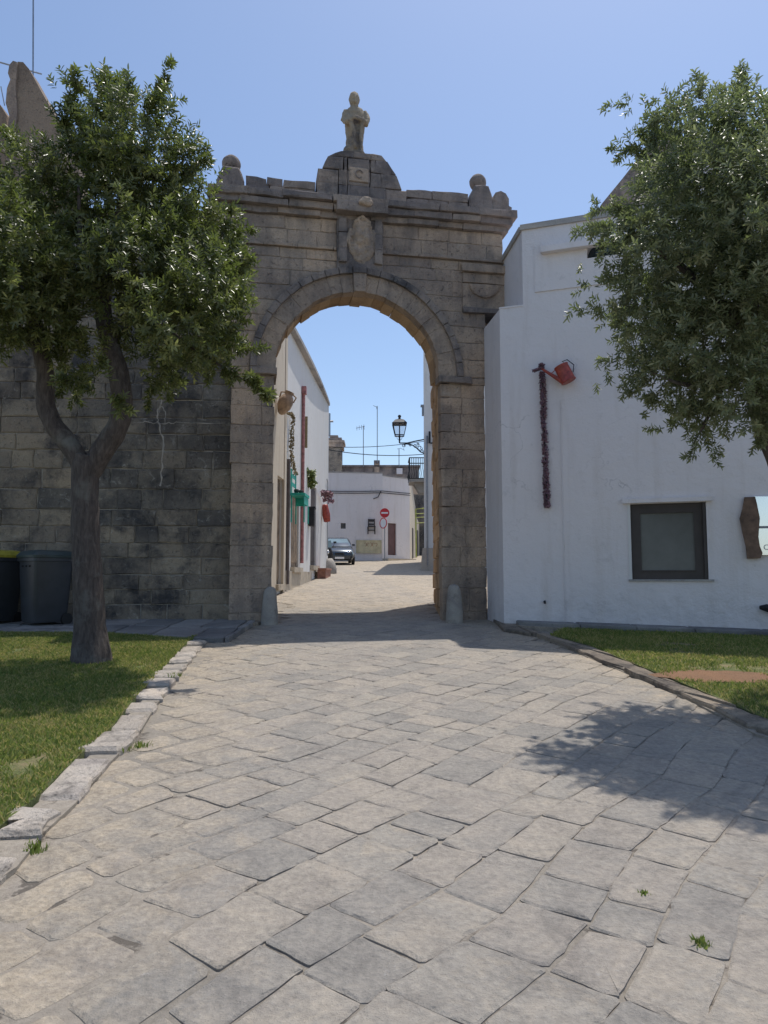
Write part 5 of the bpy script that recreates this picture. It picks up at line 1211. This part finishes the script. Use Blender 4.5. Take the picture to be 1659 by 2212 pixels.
# ---------------------------------------------------------------- parked car
def car():
    c = G(738, 1221); yaw = math.radians(7); cx = P(735, 1221, c.y).x
    o_ = Vector((cx - .05, c.y + .1, gz(c.y))); Rz = Matrix.Rotation(yaw, 3, 'Z') @ Matrix.Rotation(math.atan(S_), 3, 'X')
    root = empty('parked_car', o_, 'dark blue hatchback parked at the corner beyond the street house', 'car')
    T = lambda x, y, z: o_ + Rz @ Vector((x, y, z))      # y=0 nose, + towards the tail
    secs = [(0.0, .62, .35, .62, .60), (.12, .74, .27, .78, .66), (.5, .82, .24, .90, .72), (1.05, .84, .24, 1.0, .74), (1.15, .84, .24, 1.02, .74), (2.0, .85, .24, 1.04, .76), (3.3, .84, .26, 1.05, .74), (3.8, .80, .30, .98, .70), (3.95, .74, .38, .85, .64)]
    s = M(); rings = []
    for y, w, z0, z1, wt in secs: rings.append([T(x, y, z) for x, z in ((-w * .9, z0), (w * .9, z0), (w, z0 + .15), (w, z1 - .22), (wt + .03, z1 - .04), (wt - .08, z1), (-wt + .08, z1), (-wt - .03, z1 - .04), (-w, z1 - .22), (-w, z0 + .15))])
    s.ring_loft(rings); s.build('body', MT_carpaint, root, smooth=True, angle=40)
    cab = [(1.0, .72, 1.0, 1.01), (1.75, .62, 1.0, 1.44), (2.3, .60, 1.0, 1.5), (3.3, .60, 1.0, 1.46), (3.85, .66, 1.0, 1.05)]
    s = M(); s.ring_loft([[T(-.74, y, z0), T(.74, y, z0), T(w, y, z1 - .05), T(w - .1, y, z1), T(-w + .1, y, z1), T(-w, y, z1 - .05)] for y, w, z0, z1 in cab]); s.build('cabin', MT_carpaint, root, smooth=True, angle=35)
    s = M(); s.quad(T(-.66, 1.09, 1.06), T(.66, 1.09, 1.06), T(.52, 1.72, 1.425), T(-.52, 1.72, 1.425)); s.build('windscreen', MT_wind, root)
    for sx in (-1, 1):
        s = M(); s.add([T(sx * .745, 1.35, 1.07), T(sx * .755, 3.5, 1.07), T(sx * .64, 3.2, 1.37), T(sx * .645, 1.85, 1.37)], [(0, 1, 2, 3)]); s.build('side_window', MT_glass, root)
        s = M(); s.lathe(T(sx * .52, .14, .70), [(.01, -.06), (.1, -.04), (.125, .02), (.10, .08)], 12, Rz @ Matrix.Rotation(math.radians(68), 3, 'X'), .8); s.build('headlight', MT_chrome, root, smooth=True)
        s = M(); s.box(T(sx * .86, 1.4, 1.08), (.16, .1, .12), Rz); s.build('mirror', MT_carpaint, root)
        for y in (.75, 3.2):
            s = M(); a_ = T(sx * .72, y, .31); b_ = T(sx * .87, y, .31); s.tube([a_, b_], .31, 20); wv = s.build('wheel', MT_black, root)
            s = M(); s.tube([b_, T(sx * .885, y, .31)], .19, 14); s.build('rim', MT_galv, wv)
    s = M(); s.box(T(0, .02, .62), (.5, .06, .10), Rz); s.build('grille', MT_black, root)
    s = M(); s.box(T(0, -.01, .40), (.5, .02, .11), Rz); s.build('number_plate', MT_signwhite, root)
    s = M(); s.box(T(0, .05, .34), (1.3, .08, .10), Rz); s.build('bumper_intake', MT_black, root)
car()
# scooter in front of the car
def scooter():
    c = G(709, 1231); o_ = Vector((P(707, 1231, c.y).x, c.y, gz(c.y))); root = empty('motor_scooter', o_, 'black motor scooter parked in front of the dark car, half behind the house corner', 'scooter')
    T = lambda x, y, z: o_ + Vector((x, y, z))
    for y in (0, 1.25):
        s = M(); s.tube([T(-.06, y, .27), T(.06, y, .27)], .27, 18); w = s.build('wheel', MT_black, root)
        s = M(); s.tube([T(-.065, y, .27), T(.065, y, .27)], .13, 12); s.build('rim', MT_galv, w)
    s = M(); s.ring_loft([[T(-.17, .02, .35), T(.17, .02, .35), T(.22, .2, .35), T(-.22, .2, .35)], [T(-.24, -.02, .75), T(.24, -.02, .75), T(.26, .2, .75), T(-.26, .2, .75)], [T(-.16, .08, 1.02), T(.16, .08, 1.02), T(.16, .22, 1.02), T(-.16, .22, 1.02)]]); s.build('front_shield', MT_black, root)
    s = M(); s.ring_loft([[T(-.15, .2, .28), T(.15, .2, .28), T(.15, .2, .36), T(-.15, .2, .36)], [T(-.2, .7, .26), T(.2, .7, .26), T(.2, .7, .5), T(-.2, .7, .5)], [T(-.2, 1.5, .45), T(.2, 1.5, .45), T(.16, 1.5, .75), T(-.16, 1.5, .75)]]); s.build('body', MT_black, root)
    s = M(); s.box(T(0, 1.05, .80), (.32, .8, .12)); s.build('seat', MT_black, root)
    s = M(); s.tube([T(-.36, .2, 1.08), T(0, .12, 1.05), T(.36, .2, 1.08)], .02, 6); s.build('handlebar', MT_black, root)
    for sx in (-1, 1): s = M(); s.tube([T(sx * .25, .15, 1.08), T(sx * .32, .1, 1.25)], .01, 5); s.box(T(sx * .34, .1, 1.29), (.14, .03, .09)); s.build('mirror', MT_black, root)
    s = M(); s.lathe(T(0, -.03, .82), [(.01, -.05), (.10, -.01), (.11, .03)], 12, Matrix.Rotation(math.radians(80), 3, 'X')); s.build('headlight', MT_chrome, root, smooth=True)
    s = M(); s.quad(T(-.2, .06, 1.05), T(.2, .06, 1.05), T(.15, .2, 1.38), T(-.15, .2, 1.38)); s.build('windshield', MT_wind, root)
scooter()
# ---------------------------------------------------------------- trees
def leaves(clumps, n_sh, sprays, L, W, seed, per=13, stem=.2, density_in=.22, twigs=70, gapt=-.34):
    rg = np.random.default_rng(seed); cl = np.array(clumps); vol = cl[:, 3] * cl[:, 4] + cl[:, 4] * cl[:, 5] + cl[:, 3] * cl[:, 5]
    idx = rg.choice(len(cl), n_sh, p=vol / vol.sum()); d = rg.normal(size=(n_sh, 3)); d /= np.linalg.norm(d, axis=1)[:, None]
    rad = np.where(rg.random(n_sh) < density_in, rg.uniform(.25, .8, n_sh), rg.uniform(.78, 1.08, n_sh))
    lump = np.array([noise.noise(Vector(tuple(q)) * 2.2 + Vector((i * 3.1, seed, 0))) for q, i in zip(d, idx)]); rad = rad * (1 + .22 * lump)
    c = cl[idx, :3] + d * cl[idx, 3:6] * rad[:, None]
    gap = np.array([noise.noise(Vector(tuple(p)) * 3.1) for p in c]); gap2 = np.array([noise.noise(Vector(tuple(p)) * 1.5 + Vector((9, 2, 5))) for p in c]); keep = (gap > gapt) & (gap2 > -.38)
    c, d = c[keep], d[keep]
    sd = d + rg.normal(0, .35, d.shape) + np.array([0, 0, .45]); sl_n = rg.uniform(.6, 1.2, len(c)) * stem
    sprays = list(sprays); rt = random.Random(seed + 50)
    for _ in range(twigs):
        q = clumps[rt.randrange(len(clumps))]; dv = Vector((rt.gauss(0, 1), rt.gauss(0, 1), rt.gauss(.35, 1))).normalized()
        p0 = Vector(q[:3]) + Vector((dv.x * q[3], dv.y * q[4], dv.z * q[5])) * .85; dv2 = (dv + Vector((0, 0, .35)) + Vector((rt.gauss(0, .3), rt.gauss(0, .3), rt.gauss(0, .2)))).normalized(); ln_ = rt.uniform(.25, .5)
        sprays.append(([tuple(p0), tuple(p0 + dv2 * ln_ * .5), tuple(p0 + dv2 * ln_ + Vector((0, 0, -.03)))], 26, .02))
    for pts, dens, spread in sprays:                      # long leafy twigs that break the outline
        pts = [np.array(p) for p in pts]
        for a, b in zip(pts, pts[1:]):
            k = max(2, int(np.linalg.norm(b - a) * dens)); t = rg.random(k)[:, None]; q = a + (b - a) * t + rg.normal(0, spread, (k, 3)); dr = (b - a) / np.linalg.norm(b - a) + rg.normal(0, .55, (k, 3))
            c = np.vstack([c, q]); sd = np.vstack([sd, dr]); sl_n = np.concatenate([sl_n, np.full(k, stem * .6)])
    sd /= np.linalg.norm(sd, axis=1)[:, None]
    N = len(c); t = np.tile(np.linspace(0, 1, per), N); P0 = np.repeat(c, per, 0); D = np.repeat(sd, per, 0); SL = np.repeat(sl_n, per)
    base = P0 + D * (t * SL)[:, None]
    ang = np.tile(np.arange(per) * 2.4, N) + np.repeat(rg.uniform(0, 6.28, N), per)
    u = np.cross(D, np.array([.31, .17, .93])); u /= np.linalg.norm(u, axis=1)[:, None]; w = np.cross(D, u)
    out = u * np.cos(ang)[:, None] + w * np.sin(ang)[:, None]
    ld = D * (.35 + .6 * t)[:, None] + out * 1.0 + rg.normal(0, .18, D.shape); ld[:, 2] -= .12; ld /= np.linalg.norm(ld, axis=1)[:, None]
    nm = np.cross(ld, np.cross(D, ld)); nm /= np.linalg.norm(nm, axis=1)[:, None] + 1e-9; nm += rg.normal(0, .3, nm.shape); side = np.cross(ld, nm); side /= np.linalg.norm(side, axis=1)[:, None]
    n2 = np.cross(side, ld); ln = (L * rg.uniform(.65, 1.15, len(t)))[:, None]; wd = (W * rg.uniform(.8, 1.15, len(t)))[:, None]
    v = np.zeros((len(t), 6, 3)); v[:, 0] = base
    v[:, 1] = base + ld * ln * .33 + side * wd * .46 + n2 * wd * .12; v[:, 2] = base + ld * ln * .70 + side * wd * .36 + n2 * wd * .08
    v[:, 3] = base + ld * ln - n2 * wd * .25
    v[:, 4] = base + ld * ln * .70 - side * wd * .36 + n2 * wd * .08; v[:, 5] = base + ld * ln * .33 - side * wd * .46 + n2 * wd * .12
    tn = np.clip(np.repeat(rg.normal(.4, .18, N), per) + .25 * (t - .5) + rg.normal(0, .1, len(t)), 0, 1)
    return v.reshape(-1, 3), np.repeat(tn, 6), c
def crown(name, root, m_, clumps, n_sh, sprays, L, W, seed, **k):
    v, tn, c = leaves(clumps, n_sh, sprays, L, W, seed, **k)
    return mesh_np(name, v, 6, [(0, 1, 2, 3), (0, 3, 4, 5)], tn, m_, root), c
def limb(m, pts, rs): 
    out = []; rr = []
    for i in range(len(pts) - 1):
        for k in range(5):
            t = k / 5; p0 = Vector(pts[max(i - 1, 0)]); p1 = Vector(pts[i]); p2 = Vector(pts[i + 1]); p3 = Vector(pts[min(i + 2, len(pts) - 1)])
            q = .5 * ((2 * p1) + (-p0 + p2) * t + (2 * p0 - 5 * p1 + 4 * p2 - p3) * t * t + (-p0 + 3 * p1 - 3 * p2 + p3) * t ** 3)
            out.append(q); rr.append(rs[i] + (rs[i + 1] - rs[i]) * t)
    out.append(Vector(pts[-1])); rr.append(rs[-1])
    m.tube(out, rr, 14)
def rough(o, a, sc):
    for v in o.data.vertices: v.co += v.normal * a * (noise.noise(v.co * sc) + .5 * noise.noise(v.co * sc * 3))
def cl_(lst, Y, k, dy=1.0, seed=0):
    r = random.Random(seed); out = []
    for x, y, rr in lst:
        yy = Y + r.uniform(-.7, .5) * dy; p = P(x, y, yy); q = rr * .88 * k * yy; out.append((p.x, p.y, p.z, q, q * 1.45, q))
    return out
YL = G(198, 1440).y; tb_ = G(198, 1442)
tl = empty('forked_tree', tb_, 'dark green tree with a forked bare trunk on the left lawn', 'tree')
s = M(); D_ = YL
limb(s, [P(198, 1470, D_), P(198, 1440, D_), P(194, 1350, D_), P(187, 1200, D_), P(184, 1080, D_), P(186, 1010, D_), P(190, 985, D_)], [.36, .262, .19, .168, .16, .175, .15])
limb(s, [P(188, 1030, D_), P(160, 975, D_), P(118, 920, D_), P(98, 870, D_), P(98, 810, D_ - .05), P(84, 740, D_ - .1), P(60, 640, D_ - .15), P(40, 520, D_ - .2)], [.13, .125, .118, .112, .105, .10, .07, .03])
limb(s, [P(188, 1030, D_), P(220, 975, D_), P(252, 925, D_), P(264, 870, D_), P(255, 800, D_ + .05), P(234, 730, D_ + .1), P(222, 640, D_ + .1), P(250, 500, D_ + .1), P(290, 340, D_ + .1)], [.14, .138, .135, .128, .12, .11, .10, .06, .02])
limb(s, [P(236, 740, D_ + .1), P(300, 660, D_ + .2), P(380, 560, D_ + .2), P(440, 520, D_)], [.07, .05, .035, .015])
limb(s, [P(226, 660, D_ + .1), P(180, 560, D_ - .2), P(170, 400, D_ - .3)], [.06, .045, .015])
limb(s, [P(84, 750, D_ - .1), P(20, 690, D_ - .3), P(-60, 600, D_ - .4)], [.06, .045, .02])
limb(s, [P(300, 660, D_ + .2), P(400, 740, D_ - .2), P(480, 792, D_ - .3), P(540, 830, D_ - .3), P(582, 868, D_ - .35)], [.035, .025, .014, .009, .004])
o = s.build('trunk', MT_bark, tl, smooth=True); rough(o, .014, 7)
CL = [(300, 330, 120), (220, 270, 95), (190, 335, 55), (380, 440, 105), (430, 570, 105), (300, 500, 140), (400, 690, 100), (280, 650, 78), (190, 430, 110), (470, 500, 55), (350, 780, 60), (455, 640, 80), (460, 740, 60), (300, 600, 120), (140, 550, 80),
      (50, 420, 100), (30, 560, 115), (80, 650, 100), (110, 700, 55), (-70, 480, 140), (-110, 620, 130), (-40, 700, 90), (180, 790, 38), (225, 835, 26)]
def sp(lst, Y, dens=34, spread=.035): return ([tuple(P(x, y, Y)) for x, y in lst], dens, spread)
SPL = [sp([(175, 300), (165, 220), (163, 155)], D_), sp([(215, 250), (222, 175)], D_), sp([(250, 250), (262, 165)], D_ + .2), sp([(310, 260), (345, 200), (362, 145)], D_ - .1), sp([(340, 220), (385, 205)], D_ - .1, 20), sp([(140, 290), (140, 210)], D_),
       sp([(380, 350), (440, 320)], D_), sp([(400, 380), (450, 350)], D_ + .2), sp([(440, 460), (505, 455)], D_ - .2), sp([(500, 560), (548, 570)], D_), sp([(480, 700), (522, 745)], D_ + .2), sp([(470, 640), (530, 640)], D_ - .2),
       sp([(480, 790), (545, 815), (585, 868)], D_ - .35, 46, .03), sp([(60, 330), (10, 280)], D_), sp([(350, 810), (370, 850)], D_ - .3, 20), sp([(110, 760), (140, 800)], D_ - .3, 20)]
crown('crown', tl, MT_leafL, cl_(CL, D_, 1 / 1598 / .95 * .97, 1.3, 5), 6600, SPL, .092, .030, 3, per=13, stem=.17, twigs=110, gapt=-.27)
YR = 7.25; DR = YR
tr_ = empty('leaning_tree', Vector((4.15, 7.3, gz(7.3) + .05)), 'grey green leafy tree overhanging from the right edge', 'tree')
s = M()
limb(s, [(4.2, 7.3, .2), (4.15, 7.3, .5), (4.1, 7.28, 1.5), (4.02, 7.25, 2.5), (3.78, 7.25, 3.3), P(1646, 760, DR), P(1610, 640, DR), P(1580, 480, DR), P(1560, 350, DR)], [.24, .19, .16, .15, .14, .125, .09, .055, .02])
limb(s, [(4.05, 7.25, 2.3), (4.5, 7.4, 3.3), (4.7, 7.5, 4.5), (4.6, 7.5, 5.6)], [.11, .1, .07, .02])
limb(s, [P(1640, 740, DR), P(1540, 640, DR - .2), P(1450, 560, DR - .2), P(1360, 500, DR - .2)], [.07, .055, .035, .012])
limb(s, [P(1650, 800, DR), P(1570, 820, DR - .2), P(1480, 830, DR - .3), P(1400, 800, DR - .3)], [.06, .045, .025, .01])
limb(s, [P(1570, 820, DR - .2), P(1530, 900, DR - .3), P(1495, 965, DR - .3)], [.03, .018, .006])
o = s.build('trunk', MT_bark, tr_, smooth=True); rough(o, .014, 7)
CR = [(1480, 340, 105), (1590, 320, 110), (1425, 440, 82), (1540, 450, 140), (1385, 545, 68), (1490, 600, 142), (1405, 690, 64), (1540, 730, 130), (1440, 800, 78), (1510, 880, 55), (1600, 860, 70), (1640, 600, 150), (1650, 420, 130),
      (1760, 500, 190), (1780, 700, 190), (1700, 850, 90), (1340, 490, 30), (1345, 650, 30), (1420, 300, 40)]
SPR = [sp([(1600, 330), (1598, 240), (1602, 150)], DR - .2, 44, .03), sp([(1440, 290), (1390, 225), (1330, 238)], DR, 22, .05), sp([(1480, 270), (1505, 175)], DR, 22, .05), sp([(1420, 320), (1350, 290)], DR, 22, .05), sp([(1540, 260), (1560, 190)], DR, 20, .05),
       sp([(1620, 250), (1655, 190)], DR, 24, .06), sp([(1350, 480), (1285, 450)], DR, 26, .04), sp([(1350, 600), (1300, 615), (1250, 630)], DR - .2, 24, .035), sp([(1360, 660), (1300, 700)], DR, 26, .035), sp([(1380, 740), (1320, 770), (1310, 835)], DR - .2, 26, .04),
       sp([(1400, 800), (1345, 850)], DR, 24, .035), sp([(1420, 850), (1388, 885)], DR, 22, .03), sp([(1500, 900), (1520, 950), (1490, 985)], DR - .3, 34, .03), sp([(1640, 900), (1642, 975)], DR - .5, 24, .025), sp([(1560, 900), (1570, 935)], DR, 26, .04), sp([(1320, 520), (1262, 560)], DR, 24, .04)]
crown('crown', tr_, MT_leafR, cl_(CR, DR, 1 / 1598 / .95 * .94, 1.2, 9) + [(3.2, 6.1, 4.8, .55, .55, .5), (3.35, 6.3, 4.1, .5, .5, .5), (3.2, 6.35, 5.4, .5, .5, .45)], 7600, SPR, .066, .021, 8, per=14, stem=.14, twigs=170, gapt=-.24)
